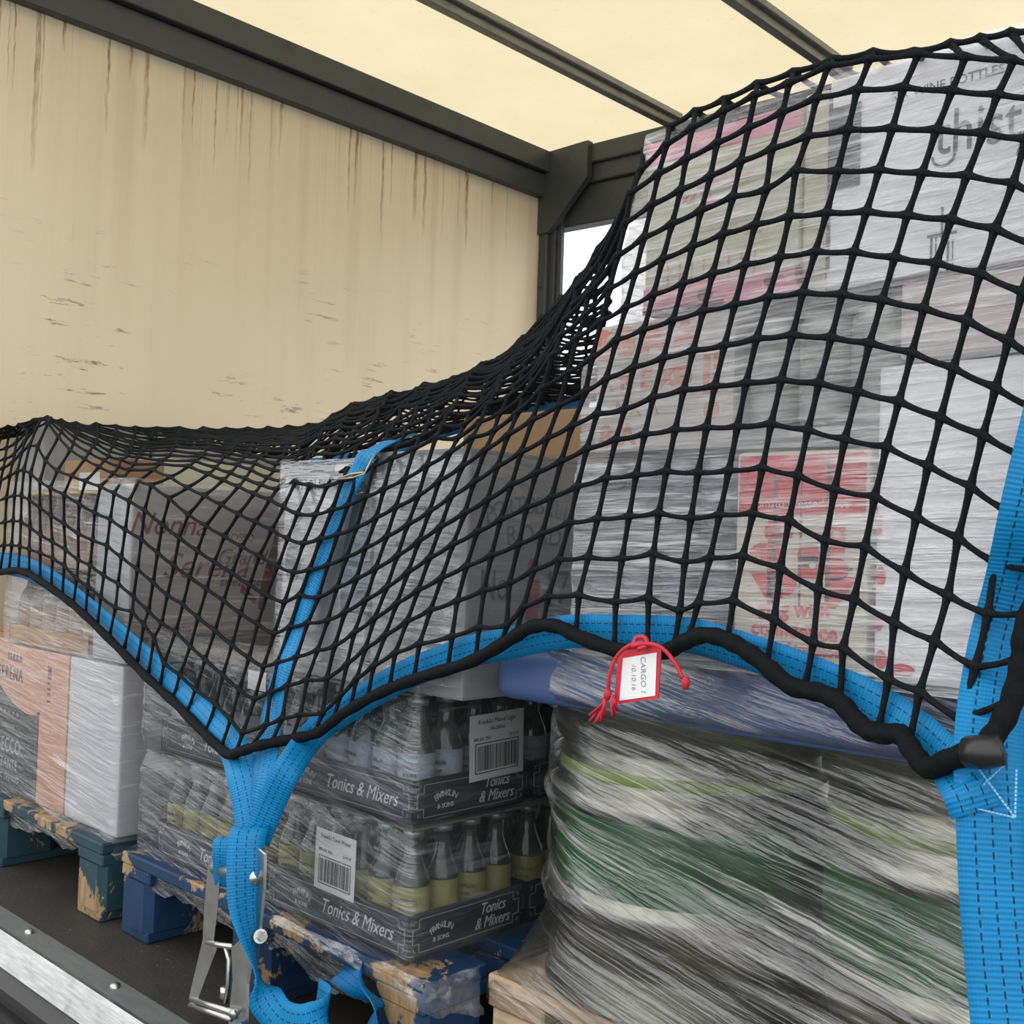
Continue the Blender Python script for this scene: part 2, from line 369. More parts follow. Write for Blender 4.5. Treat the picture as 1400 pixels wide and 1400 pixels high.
# ------------------------------------------------------------------ pallets
def pallet(label, x0, x1, y0, y1, mat, topmat=None, board=.020, kind='paint'):
    t = thing('wooden_pallet', label, 'pallet', ((x0+x1)/2, (y0+y1)/2, 0))
    cx, cy = (x0+x1)/2, (y0+y1)/2
    topmat = topmat or mat; w = x1-x0; d = y1-y0
    def part(n, dims, m, bev=.003):
        X0, X1, Y0, Y1, Z0, Z1 = dims; return boxo(n, (X0-cx, X1-cx, Y0-cy, Y1-cy, Z0, Z1), m, t, bev)
    n = 7
    for i in range(n):                                   # deck boards run along x
        a = y0+(d-.10)*i/(n-1); part('deck_board', (x0, x1, a, a+.10+(.0 if i else .02), .124, .145), topmat)
    for xx in (x0, cx-.05, x1-.10): part('stringer', (xx, xx+.10, y0+.002, y1-.002, .102, .124), mat)
    for xx in (x0, cx-.05, x1-.10): part('bottom_board', (xx+.003, xx+.097, y0+.004, y1-.004, 0, .020), mat)
    for xx in (x0, cx-.05, x1-.10):
        for yy in (y0, cy-.06, y1-.12):
            bm = bmesh.new(); X0, X1, Y0, Y1 = xx-cx, xx+.10-cx, yy-cy, yy+.12-cy; c = .014
            add_prism(bm, [(X0+c, Y0), (X1-c, Y0), (X1, Y0+c), (X1, Y1-c), (X1-c, Y1), (X0+c, Y1), (X0, Y1-c), (X0, Y0+c)], 'z', .019, .103)
            obj('block', bm, mat, t)
    return t
pallet('teal-painted pallet with flaked wood blocks under the leftmost load', -2.93, -1.93, .965, 2.16, tealP)
pallet('blue-painted pallet with chipped blocks under the tonic bottle trays', -1.875, -1.06, .975, 2.17, blueP)
pallet('unpainted pale wood pallet under the wrapped kegs', -1.035, .165, 1.068, 2.07, woodM)
struct_far = [(-2.95, -1.95, 2.2), (-1.9, -.9, 2.2)]

# ------------------------------------------------------------------ cartons
whiteC = plain('white_carton', (.90, .90, .92), .6, nscale=5, namt=.08)
silverC = plain('silver_carton', (.25, .26, .265), .5, nscale=6, namt=.12)
greyC = plain('grey_carton', (.20, .20, .205), .65, nscale=5, namt=.12)
midC = plain('light_grey_carton', (.33, .33, .33), .6, nscale=5, namt=.12)
creamC = plain('cream_carton', (.60, .58, .43), .6, nscale=5, namt=.1)
peachC = plain('peach_carton', (.46, .25, .165), .6, nscale=5, namt=.08)
blackI = plain('black_ink', (.018, .02, .022), .6)
greyI = plain('grey_ink', (.075, .075, .08), .6)
maroonI = plain('maroon_ink', (.16, .028, .045), .6)
redI = plain('red_ink', (.62, .035, .055), .55)
orangeI = plain('orange_red_ink', (.62, .22, .15), .55)
pinkI = plain('pink_ink', (.70, .27, .36), .55)
greenI = plain('leaf_green_ink', (.06, .20, .10), .55)
whiteI = plain('white_ink', (.75, .75, .74), .6)
paleI = plain('pale_grey_ink', (.27, .30, .30), .6)
paperM = plain('paper_label', (.50, .50, .50), .6)
navyM = plain('navy_tray_card', (.015, .019, .028), .55, nscale=8, namt=.2)
lineI = plain('tray_line_ink', (.22, .24, .26), .55)
tapeM = plain('brown_tape', (.30, .17, .07), .3)
def carton(label, dims, mat, cat='carton', group=None, name='carton', bev=.004, flap=True):
    x0, x1, y0, y1, z0, z1 = dims
    t = thing(name, label, cat, ((x0+x1)/2, (y0+y1)/2, z0), group=group)
    cx, cy = (x0+x1)/2, (y0+y1)/2
    bm = bmesh.new(); add_box(bm, x0-cx, x1-cx, y0-cy, y1-cy, 0, z1-z0, bev, 2)
    obj('body', bm, mat, t)
    if flap:
        boxo('flap_tape', ((-.024), (.024), y0-cy+.004, y1-cy-.004, z1-z0-.0005, z1-z0+.0006), tapeM, t, 0)
    t['_o'] = (cx, cy, z0); return t
def L(t, x, y, z): o = t['_o']; return (x-o[0], y-o[1], z-o[2])
# --- left pallet, lower tier
a = carton('peach and black prosecco carton on the teal pallet, left of the white carton', (-2.60, -2.172, 1.0, 1.24, .147, .466), peachC, flap=False)
P = L(a, -2.60, .9995, .147)
blk = [(0, 0), (.305, 0), (.305, .170)]+[(.305-.118+.118*math.cos(q), .170-.03+.05*math.sin(q)) for q in ()]
arc = [(.300-.03-.1*math.sin(q)*1.0, .205+.055-.1*math.cos(q)) for q in np.linspace(-.1, 1.2, 10)]
blk = [(0, .0), (.300, .0), (.300, .190)]+[(.285, .182), (.26, .178), (.23, .179), (.20, .184), (.17, .191), (.14, .201), (.11, .213), (.08, .232), (.05, .256), (0, .29)]
flat_shape('black_panel', a, blackI, *P, '-Y', [blk])
words('brand_print', a, blackI, P[0], P[1]-.0002, P[2], '-Y', [('TERRA', .022, .165, .290), ('SERENA', .042, .145, .254, dict(xs=.75))], spacing=1.25)
words('wine_print', a, paleI, P[0], P[1]-.0008, P[2], '-Y', [('PROSECCO', .045, .120, .098, dict(xs=.75)), ('FRIZZANTE', .030, .13, .060, dict(xs=.85)), ('DOC TREVISO', .018, .15, .030), ('IIIIIIIIIIIIII', .014, .15, .14), ('+ + + + +', .022, .15, .170)], spacing=1.15)
flat_shape('side_symbols', a, blackI, *P, '-Y', [rect(.3351, .262, .349, .266), rect(.335, .262, .3365, .29), rect(.3475, .262, .349, .29), rect(.340, .27, .344, .286), rect(.335, .252, .349, .256), rect(.335, .24, .349, .244), rect(.335, .228, .349, .234), rect(.335, .215, .349, .219)])
a = carton('plain white carton on the teal pallet, right of the prosecco carton', (-2.166, -1.945, 1.0, 1.33, .147, .466), plain('dull_white_carton', (.42, .42, .44), .6, nscale=5, namt=.08), flap=False)
P = L(a, -1.9445, 1.0, .147)
flat_shape('hand_slot', a, greyI, *P, '+X', [rect(.18, .22, .25, .226)])
carton('second white carton on the teal pallet, behind the first one', (-2.30, -1.94, 1.34, 1.70, .147, .466), whiteC)
carton('far white carton on the teal pallet, mostly hidden by the blue pallet load', (-2.30, -1.94, 1.71, 2.07, .147, .466), whiteC)
carton('black and peach carton half cut by the left photo edge', (-2.93, -2.61, 1.0, 1.19, .147, .466), peachC)
# --- left pallet, upper tier
a = carton('tall grey carton with maroon script on its side, top corner under the net', (-2.085, -1.945, 1.005, 1.40, .470, .812), midC, flap=False)
P = L(a, -1.9445, 1.005, .470)
words('script_print', a, maroonI, *P, '+X', [('Nonna', .060, .075, .265, dict(shear=.35)), ('Serena', .070, .16, .185, dict(shear=.4)), ('ROSSO', .022, .235, .245)])
words('small_print', a, maroonI, *P, '+X', [('IMBOTTIGLIATO', .014, .08, .062), ('PRODUCT OF ITALY', .012, .085, .045)])
words('black_print', a, greyI, *P, '+X', [('Grande', .045, .25, .205, dict(shear=.35)), ('selezione', .026, .24, .155, dict(shear=.3))])
flat_shape('maroon_bottle_mark', a, maroonI, *P, '+X', [[(.285, .10), (.30, .095), (.318, .17), (.31, .195), (.30, .19), (.29, .15)], [(.24, .135), (.275, .11), (.28, .12), (.245, .15)]])
flat_shape('dark_bottle_mark', a, greyI, *P, '+X', [[(.30, .19), (.318, .17), (.335, .24), (.33, .265), (.322, .262)]])
carton('cream carton behind the tall grey one, its top band showing', (-2.60, -2.31, 1.25, 1.62, .147, .892), creamC)
carton('grey carton high at the back left, highest corner under the net', (-2.97, -2.80, 1.20, 1.49, .147, 1.0), midC, flap=False)
carton('long grey carton standing along the cream bulkhead panel', (-2.97, -2.72, 1.50, 2.10, .147, .955), midC)
a = carton('small tan carton lying on the bottle packs at left', (-2.50, -2.26, 1.12, 1.24, .800, .880), cardM)
flat_shape('white_sticker', a, paperM, *L(a, -2.42, 1.1195, .81), '-Y', [rect(0, 0, .10, .04)])
# --- bottles: one of each kind, then copies
def m_glass(name, col, rough=.04):
    t = NT(name); return t.done(t.pbr(c4(col), rough, 0, None, .6, trans=.75))
glassC = m_glass('clear_green_glass', (.11, .15, .125)); glassB = m_glass('brown_glass', (.16, .09, .04)); glassD = m_glass('dark_glass', (.05, .07, .06))
labY = plain('yellow_label', (.22, .22, .075), .5, nscale=60, namt=.3); labB = plain('pale_blue_label', (.22, .26, .31), .5, nscale=60, namt=.35)
capM = plain('bottle_cap', (.22, .23, .24), .35, metal=.6); capG = plain('gold_cap', (.40, .28, .10), .35, metal=.6)
def make_bottle(label, group, glass, lab, cap, h=.165, r=.0262, word='FRANKLIN'):
    t = thing('bottle', label, 'bottle', group=group)
    prof = [(0, 0), (r*.9, .0), (r, .004), (r, h*.56), (r*.93, h*.62), (r*.55, h*.76), (r*.42, h*.84), (r*.42, h*.95), (r*.5, h*.955), (r*.5, h*.97), (0, h*.97)]
    bm = bmesh.new(); add_lathe(bm, prof, 20); obj('glass', bm, glass, t, smooth=True)
    bm = bmesh.new(); add_lathe(bm, [(r*1.015, h*.10), (r*1.015, h*.55)], 20); lb = obj('paper_label', bm, lab, t, smooth=True)
    if word:
        its = []
        for k_, (s_, z_, sz) in enumerate(((word, .44, .0075), ('& SONS', .37, .006), ('* * *', .28, .007), ('TONIC', .18, .007))):
            its.append((text_mesh(s_, sz), Matrix.Translation((0, -r*1.03, h*z_)) @ Euler((PI/2, 0, 0)).to_matrix().to_4x4()))
        join_meshes('label_print', its, greyI, lb)
    bm = bmesh.new(); add_lathe(bm, [(0, h), (r*.5, h), (r*.56, h*.99), (r*.58, h*.945), (0, h*.945)], 16); obj('cap', bm, cap, t, smooth=True)
    return t
YB = make_bottle('small tonic bottle with yellow label in the lower layer of trays', 'yellow-label bottles in the lower trays', glassC, labY, capM)
BB = make_bottle('small mixer bottle with pale blue label in the upper layer of trays', 'blue-label bottles in the upper trays', glassC, labB, capM)
NB = make_bottle('brown glass bottle in the shrink-wrapped packs on the teal pallet', 'brown bottles in the packs at left', glassB, plain('tan_label', (.30, .20, .13), .5, nscale=40, namt=.4), capG, h=.158, r=.030, word=None)
used = {}
def put(proto, x, y, z, rz=0):
    if id(proto) not in used: o = proto; used[id(proto)] = 1
    else: o = copy_tree(proto)
    o.location = (x, y, z); o.rotation_euler.z = rz; return o
# --- trays of tonics on the blue pallet
ORD = ['first', 'second', 'third', 'fourth', 'fifth', 'sixth', 'seventh']
def tray(label, short, x1, y0, z, labside=None, nx=6, ny=4, seed=0, bott=YB, full=True):
    p = .0548; w, d, h = nx*p+.006, ny*p+.006, .060; x0 = x1-w
    t = thing('bottle_tray', label, 'tray', (x0+w/2, y0+d/2, z))
    bm = bmesh.new(); add_box(bm, -w/2, w/2, -d/2, d/2, 0, .002)
    for a_ in ((-w/2, w/2, -d/2, -d/2+.002), (-w/2, w/2, d/2-.002, d/2), (-w/2, -w/2+.002, -d/2, d/2), (w/2-.002, w/2, -d/2, d/2)): add_box(bm, *a_, 0, h)
    obj('card_tray', bm, navyM, t)
    def border(W_):
        i, th, n_ = .007, .0011, .012; a0, a1, b0, b1 = -W_/2+i, W_/2-i, i, h-i; ps = [rect(a0+n_, b0, a1-n_, b0+th), rect(a0+n_, b1-th, a1-n_, b1), rect(a0, b0+n_, a0+th, b1-n_), rect(a1-th, b0+n_, a1, b1-n_)]
        for (cx_, cy_, sx_, sy_) in ((a0, b0, 1, 1), (a1, b0, -1, 1), (a0, b1, 1, -1), (a1, b1, -1, -1)):
            ps += [rect(min(cx_, cx_+sx_*n_), min(cy_+sy_*n_, cy_+sy_*(n_+th)), max(cx_, cx_+sx_*n_), max(cy_+sy_*n_, cy_+sy_*(n_+th))), rect(min(cx_+sx_*n_, cx_+sx_*(n_+th)), min(cy_, cy_+sy_*n_), max(cx_+sx_*n_, cx_+sx_*(n_+th)), max(cy_, cy_+sy_*n_))]
            ps += [rect(min(cx_+sx_*.002, cx_+sx_*.007), min(cy_+sy_*.002, cy_+sy_*.003), max(cx_+sx_*.002, cx_+sx_*.007), max(cy_+sy_*.002, cy_+sy_*.003)), rect(min(cx_+sx_*.002, cx_+sx_*.003), min(cy_+sy_*.002, cy_+sy_*.007), max(cx_+sx_*.002, cx_+sx_*.003), max(cy_+sy_*.002, cy_+sy_*.007))]
        return ps
    flat_shape('border_print', t, lineI, 0, -d/2-.0002, 0, '-Y', border(w)); flat_shape('border_print', t, lineI, w/2+.0002, 0, 0, '+X', border(d))
    for face, (X, Y), W_ in (('-Y', (0, -d/2-.0004), w), ('+X', (w/2+.0004, 0), d)):
        M = MF(X, Y, 0, face); its = [(m_, M @ Matrix.Translation((-W_*.23, .036, 0)) @ mm) for m_, mm in arc_words('FRANKLIN', .0125, .035, 1.1, 0, 0)]
        its.append((text_mesh('& SONS', .009), M @ Matrix.Translation((-W_*.23, .019, 0))))
        join_meshes('logo_print', its, plain('tray_white_ink', (.42, .44, .46), .55), t)
        if face == '-Y': words('script_print', t, MC['tray_white_ink'], X, Y, 0, face, [('Tonics & Mixers', .029, W_*.16, .029)], shear=.35, xs=.85)
        else: words('script_print', t, MC['tray_white_ink'], X, Y, 0, face, [('Tonics', .023, W_*.22, .040), ('& Mixers', .023, W_*.22, .020)], shear=.35, xs=.85)
    for i in range(nx):
        for j in range(ny):
            if j < 2 or i >= nx-2:
                bo = put(bott, x0+.003+p*(i+.5)+rng.uniform(-.0008, .0008), y0+.003+p*(j+.5), z+.003, rng.uniform(-.6, .6) if (j or i < nx-1) else .5)
                kind_ = 'yellow-label tonic' if bott is YB else 'blue-label mixer'
                if j == 0 or i == nx-1:
                    bo['label'] = (kind_+' bottle, '+(ORD[nx-1-i]+' from near corner, front row of ' if j == 0 else ORD[j]+' back on the keg side of ')+short)
                else: bo['label'] = kind_+' bottle in the inner rows, '+short; bo['group'] = 'inner bottles, '+short
                if (j == 0 or i == nx-1): bo['group'] = 'outer bottles, '+short
    return t
trays = [('lower navy tonic tray at the near corner of the blue pallet', 'lower corner tray', -1.124, 1.004, .150, YB), ('lower navy tonic tray left of the corner one, behind the ratchet', 'lower tray behind ratchet', -1.466, 1.004, .150, YB),
         ('lower navy tonic tray behind the corner one on the keg side', 'lower rear tray', -1.124, 1.240, .150, YB),
         ('upper navy mixer tray at the near corner of the blue pallet', 'upper corner tray', -1.124, 1.004, .333, BB), ('upper navy mixer tray left of the corner one, under the net point', 'upper tray under net point', -1.466, 1.004, .333, BB),
         ('upper navy mixer tray behind the corner one on the keg side', 'upper rear tray', -1.124, 1.240, .333, BB)]
TR = [tray(l, sh, x, y, z, bott=b) for l, sh, x, y, z, b in trays]
# layer sheets between the trays
for z, l in ((.3235, 'thin brown card sheet between the two layers of tonic trays'), (.5065, 'thin brown card sheet on top of the upper mixer trays')):
    tag(boxo('card_sheet', (-1.80, -1.126, 1.006, 1.466, z, z+.003), plain('sheet_card', (.10, .085, .06), .8), bev=0), l, 'card sheet')
def barcode_label(label, x, y, z, face, w, h, rz=0, txt=()):
    t = thing('paper_label', label, 'label', (x, y, z)); M = MF(0, 0, 0, face, rz)
    bm = bmesh.new(); add_box(bm, -w/2, w/2, -h/2, h/2, 0, .0004); bm.transform(M); obj('sheet', bm, paperM, t)
    bm = bmesh.new(); x_ = -w*.36; r2 = random.Random(int(w*1e4))
    while x_ < w*.36:
        b = r2.choice((.0006, .001, .0016, .0022)); add_box(bm, x_, x_+b, -h*.36, h*.02, .0004, .0007); x_ += b+r2.choice((.0007, .0012, .002))
    for q in ((-w*.40, w*.40, -h*.40, -h*.385), (-w*.40, w*.40, h*.05, h*.065), (-w*.40, -w*.385, -h*.40, h*.065), (w*.385, w*.40, -h*.40, h*.065)): add_box(bm, *q, .0004, .0007)
    bm.transform(M); obj('barcode', bm, blackI, t)
    its = [(text_mesh(s_, sz, extrude=.0002), M @ Matrix.Translation((du, dv, .0006))) for s_, sz, du, dv in txt]
    join_meshes('label_text', its, blackI, t); return t
barcode_label('white barcode label on the upper tonic pack, facing the kegs', -1.1155, 1.156, .428, '+X', .112, .094, .03, [('Franklin Mixed Light', .0095, 0, .036), ('24x200ml', .008, 0, .025), ('BBE JUL 2021', .0065, -.03, .012), ('L4 0147', .0065, .035, .012)])
barcode_label('white barcode label on the lower tonic pack, beside the ratchet', -1.279, .9955, .249, '-Y', .094, .088, -.02, [('Franklin Tonic Water', .008, 0, .034), ('BBE JUL 2021', .006, -.022, .014), ('L4 0147', .006, .028, .014)])
tag(boxo('paper_slip', (-1.52, -1.47, .9945, .9950, .475, .505), paperM, bev=0), 'small blank-looking white label on wrapped trays inside the net point', 'label')
# --- top tier of the blue pallet
a = carton('grey gin carton with black lettering facing the tall stack', (-1.228, -1.035, 1.004, 1.262, .512, .846), greyC, flap=False)
P = L(a, -1.0345, 1.133, .512)
M0 = MF(*P, '+X')
its = [(m_, M0 @ Matrix.Translation((0, .262, 0)) @ mm) for m_, mm in arc_words('PORTOBELLO', .036, .26, .70, 0, 0)]
its += [(m_, M0 @ Matrix.Translation((0, .222, 0)) @ mm) for m_, mm in arc_words('ROAD', .038, .3, .30, 0, 0)]
its.append((text_mesh('No.', .060, xs=.7), M0 @ Matrix.Translation((-.072, .150, 0)))); its.append((text_mesh('171', .070, xs=.8), M0 @ Matrix.Translation((.065, .145, 0))))
its += [(text_mesh(s_, z_), M0 @ Matrix.Translation((0, v_, 0))) for s_, z_, v_ in (('LONDON DRY GIN', .02, .083), ('6 x 70cl', .018, .060), ('DISTILLED IN LONDON', .012, .035))]
join_meshes('gin_print', its, greyI, a)
flat_shape('red_seal', a, plain('dull_red_ink', (.22, .05, .05), .6), *P, '+X', [[(.011*math.cos(q), .178+.011*math.sin(q)) for q in np.linspace(0, 6, 14)], rect(-.011, .105, .014, .16)])
flat_shape('dark_print_block', a, plain('fade_ink', (.13, .135, .13), .6), *P, '+X', [rect(-.06, .008, .05, .05)])
flat_shape('front_print', a, greyI, *L(a, -1.228, 1.0035, .512), '-Y', [rect(.05, .25, .12, .256), rect(.05, .235, .16, .239), rect(.05, .20, .15, .206), rect(.05, .18, .10, .184), rect(.05, .15, .16, .155), rect(.06, .13, .14, .134)])
a = carton('pale spirit carton with a blue picture, left of the gin carton', (-1.452, -1.240, 1.004, 1.26, .512, .832), silverC, flap=False)
P = L(a, -1.452, 1.0035, .512)
flat_shape('blue_picture', a, plain('slate_blue_ink', (.045, .085, .12), .5, nscale=25, namt=.5), *P, '-Y', [[(.155, .10), (.212, .10), (.212, .28), (.185, .30), (.17, .24), (.15, .17)]])
flat_shape('crest_print', a, greyI, *P, '-Y', [[(.03+.02*math.cos(q), .17+.035*math.sin(q)) for q in np.linspace(0, 6, 10)], [(.03, .22), (.05, .24), (.04, .25), (.02, .235)], rect(.02, .08, .07, .084)])
words('top_print', a, blackI, P[0], P[1]-.0003, P[2], '-Y', [('WHOLE', .022, .06, .288), ('BOTTLE', .016, .12, .290)])
boxo('dark_top_band', (-.107, .02, -.1295, .10, .303, .3225), plain('black_band', (.02, .02, .024), .5), a, 0)
a = carton('brown cardboard carton with wood-slat side behind the gin carton', (-1.36, -1.045, 1.30, 1.62, .512, .935), cardM)
P = L(a, -1.0445, 1.30, .512)
flat_shape('slat_print', a, plain('dark_slat_ink', (.10, .075, .045), .8), *P, '+X', [rect(.0, .365, .32, .372), rect(.0, .33, .32, .333), rect(.0, .29, .32, .293), rect(0, .25, .32, .253)])
flat_shape('slat_print', a, plain('olive_slat_ink', (.20, .17, .095), .8), P[0]+.0002, P[1], P[2], '+X', [rect(.0, .335, .32, .362), rect(.0, .255, .32, .288)])
carton('brown carton deep in the blue pallet load, beneath the net sag', (-1.86, -1.38, 1.30, 1.75, .512, .80), cardM)
carton('grey carton at the rear of the blue pallet load', (-1.86, -1.10, 1.78, 2.14, .147, .83), greyC)
carton('grey filler carton inside the left tray stack', (-1.86, -1.36, 1.48, 1.76, .147, .50), greyC)
# --- brown bottle packs on the left pallet
for tier, z0 in enumerate((.470, .640)):
    t = thing('bottle_tray', ('lower' if tier == 0 else 'upper')+' brown tray of bottles left of the tall grey carton', 'tray', (-2.28, 1.10, z0))
    bm = bmesh.new(); add_box(bm, -.19, .19, -.10, .10, 0, .002)
    for a_ in ((-.19, .19, -.10, -.098), (-.19, .19, .098, .10), (-.19, -.188, -.1, .1), (.188, .19, -.1, .1)): add_box(bm, *a_, 0, .04)
    obj('card_tray', bm, cardM, t)
    for i in range(6):
        for j in range(3):
            bo = put(NB, -2.28-.158+i*.0632, 1.10-.064+j*.063, z0+.003, rng.uniform(-1, 1)); tn = 'lower' if tier == 0 else 'upper'
            bo['label'] = 'brown bottle, '+ORD[5-i]+' from the right, '+['front', 'middle', 'back'][j]+' row of the '+tn+' brown tray'; bo['group'] = 'brown bottles in the '+tn+' tray'
# ------------------------------------------------------------------ kegs
kegM = m_metal('keg_steel', (.30, .30, .235), .30, (3, 3, 30), .45)
kegG = plain('keg_green_paint', (.010, .135, .028), .4, nscale=12, namt=.5)
kegD = m_metal('keg_chime', (.20, .20, .165), .4, (3, 3, 3), .4)
kegY = plain('keg_lime_band', (.27, .34, .07), .45, nscale=10, namt=.5)
def keg(label, x, y, rz=0):
    t = thing('beer_keg', label, 'keg', (x, y, .146), (0, 0, rz))
    R_ = .186
    bm = bmesh.new(); add_lathe(bm, [(0, .03), (.12, .032), (.165, .045), (.176, .07), (R_*.955, .09), (R_*.965, .11), (R_*1.015, .118), (R_*1.02, .130), (R_*.97, .140), (R_*.965, .235), (R_*1.015, .243), (R_*1.02, .257), (R_*.97, .266), (R_*.955, .30), (.172, .325), (.15, .34), (.05, .352), (0, .352)], 56); obj('body', bm, kegM, t, smooth=True)
    bm = bmesh.new(); add_lathe(bm, [(R_*.962, .139), (R_*.978, .142), (R_*.975, .232), (R_*.962, .236)], 56); obj('green_band', bm, kegG, t, smooth=True)
    bm = bmesh.new(); add_lathe(bm, [(R_*.955, .28), (R_*.966, .282), (R_*.958, .296), (R_*.95, .298)], 56); obj('lime_band', bm, kegY, t, smooth=True)
    bm = bmesh.new(); add_lathe(bm, [(.165, .06), (.183, .055), (.187, .045), (.187, .008), (.192, .004), (.19, 0), (.178, 0), (.176, .006), (.178, .045), (.16, .05)], 56); obj('bottom_chime', bm, kegD, t, smooth=True)
    bm = bmesh.new(); add_lathe(bm, [(.165, .315), (.181, .32), (.186, .33), (.186, .362), (.191, .366), (.190, .372), (.178, .372), (.176, .364), (.176, .335), (.16, .33)], 56); obj('top_chime', bm, kegD, t, smooth=True)
    bm = bmesh.new(); add_lathe(bm, [(0, .37), (.022, .37), (.028, .366), (.028, .354), (.04, .35), (0, .35)], 20); obj('spear_fitting', bm, steelM, t, smooth=True)
    return t
keg('steel keg with green band at the left end of the pale wood pallet', -.848, 1.262)
keg('second green-banded steel keg, right of the end one under the blue slab', -.448, 1.262, 1)
keg('green-banded steel keg past the right strap, nearest the photo edge', -.052, 1.262, 2)
for x in (-.848, -.448, -.052): keg('green-banded steel keg in the hidden back row of the wood pallet', x, 1.70, x)['group'] = 'back row of kegs'
# blue slab between kegs and cartons
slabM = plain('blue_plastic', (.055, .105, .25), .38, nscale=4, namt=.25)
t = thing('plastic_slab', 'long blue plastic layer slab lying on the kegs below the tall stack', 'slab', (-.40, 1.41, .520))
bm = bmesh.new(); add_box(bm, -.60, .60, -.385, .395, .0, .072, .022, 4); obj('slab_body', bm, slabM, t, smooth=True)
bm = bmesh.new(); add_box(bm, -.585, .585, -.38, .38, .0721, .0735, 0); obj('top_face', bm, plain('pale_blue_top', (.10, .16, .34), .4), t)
# ------------------------------------------------------------------ tall stack
TY = 1.020
# tier 1
a = thing('shrink_pack', 'grey-blue shrink pack of cans, lowest left block of the tall stack', 'can pack', (-.752, 1.15, .596))
canM = m_metal('can_steel', (.30, .34, .38), .35, (2, 2, 40), .5, metal=.8)
bm = bmesh.new()
for i in range(3): 
    for q in range(1):
        pass
obj('card_base', (lambda b: (add_box(b, -.108, .108, -.13, .13, 0, .03), b)[1])(bm), plain('slate_card', (.10, .12, .15), .6), a)
bm = bmesh.new(); add_box(bm, -.106, .106, -.127, .127, .1275, .1305); obj('card_divider', bm, plain('slate_card', (.1, .12, .15)), a)
CAN = thing('drink_can', 'slate grey can with pale print in the lowest left pack of the tall stack', 'can', group='cans in the lowest left pack')
def can_mesh(r, h):
    bm = bmesh.new(); add_lathe(bm, [(0, .003), (r*.75, .003), (r*.8, 0), (r*.85, .002), (r, .010), (r, h-.012), (r*.86, h-.002), (r*.84, h), (r*.80, h-.003), (0, h-.004)], 20); return bm
obj('body', can_mesh(.026, .095), canM, CAN, smooth=True)
bm = bmesh.new(); add_lathe(bm, [(.0263, .022), (.0263, .072)], 20); obj('printed_band', bm, plain('slate_print', (.09, .12, .16), .4, nscale=50, namt=.5), CAN, smooth=True)
for z in (.627, .728):
    for i in range(4):
        for j in range(2):
            bo = put(CAN, -.752-.0795+i*.053, TY+.032+j*.053, z, i); bo['label'] = 'slate can, '+ORD[i]+' from left in the '+('lower' if z < .7 else 'upper')+' '+['front', 'back'][j]+' row of the lowest pack'
# tomato juice cartons
creamT = plain('tomato_carton', (.66, .62, .50), .55, nscale=5, namt=.06)
a = carton('red and cream tomato juice carton reading glug with confidence', (-.638, -.487, TY, TY+.24, .600, .826), creamT, flap=False)
P = L(a, -.638, TY-.0005, .600); Wd = .151
flat_shape('red_top_panel', a, redI, *P, '-Y', [rect(.004, .160, Wd-.004, .222)])
words('top_print', a, whiteI, P[0], P[1]-.0007, P[2], '-Y', [('tomato pressed juice', .013, Wd/2, .171)])
def bottle_poly(cx, cy, s): return [(cx+s*x_, cy+s*y_) for x_, y_ in ((-.3, -.5), (.3, -.5), (.36, -.3), (.36, .1), (.15, .3), (.15, .5), (-.15, .5), (-.15, .3), (-.36, .1), (-.36, -.3))]
def blob(cx, cy, rx, ry, n_=14, pw=1.): return [(cx+rx*math.cos(q), cy+ry*math.sin(q)) for q in np.linspace(0, 2*PI, n_, endpoint=False)]
flat_shape('red_art', a, redI, *P, '-Y', [rect(.040, .073, .058, .155), blob(.034, .118, .016, .012), blob(.052, .142, .017, .014), rect(.075, .095, .098, .118), blob(.087, .118, .013, .012), rect(.104, .118, .126, .150), blob(.117, .105, .014, .012), [(.020, .098), (.052, .098), (.052, .070), (.040, .070)], [(.108, .098), (.140, .098), (.118, .066), (.108, .066)], blob(.062, .088, .012, .012)])
flat_shape('dark_stripes', a, maroonI, P[0], P[1]-.0003, P[2], '-Y', [rect(.0455, .066, .050, .20), rect(.0765, .066, .0785, .222), rect(.106, .07, .111, .22)])
flat_shape('cream_dots', a, creamT, P[0], P[1]-.0008, P[2], '-Y', [blob(.058, .145, .004, .004), blob(.118, .140, .004, .004), blob(.030, .112, .003, .003), blob(.092, .108, .004, .003)])
flat_shape('green_sprigs', a, greenI, P[0], P[1]-.0003, P[2], '-Y', [[(.022, .122), (.036, .128), (.034, .124)], [(.084, .128), (.098, .133), (.096, .129)], [(.112, .156), (.124, .160), (.122, .156)], [(.122, .104), (.136, .108), (.133, .104)]])
words('slogan_print', a, redI, *P, '-Y', [('glug with', .0225, Wd*.47, .062, dict(offset=.0006)), ('confidence', .0225, Wd*.47, .040, dict(offset=.0006)), ('pressed tomatoes', .015, Wd*.5, .022, dict(offset=.0004))])
a = carton('white carton with faint red edge marks, right of the tomato juice carton', (-.480, -.300, TY, TY+.24, .600, .905), whiteC, flap=False)
P = L(a, -.480, TY-.0005, .600)
flat_shape('red_edge_marks', a, redI, *P, '-Y', [blob(.006, .10, .005, .010), blob(.005, .055, .004, .008), blob(.008, .02, .006, .009), blob(.03, .012, .012, .006), rect(.0, .14, .006, .16)])
carton('white carton hidden behind the right blue strap', (-.296, -.08, TY, TY+.24, .600, .905), whiteC, flap=False)
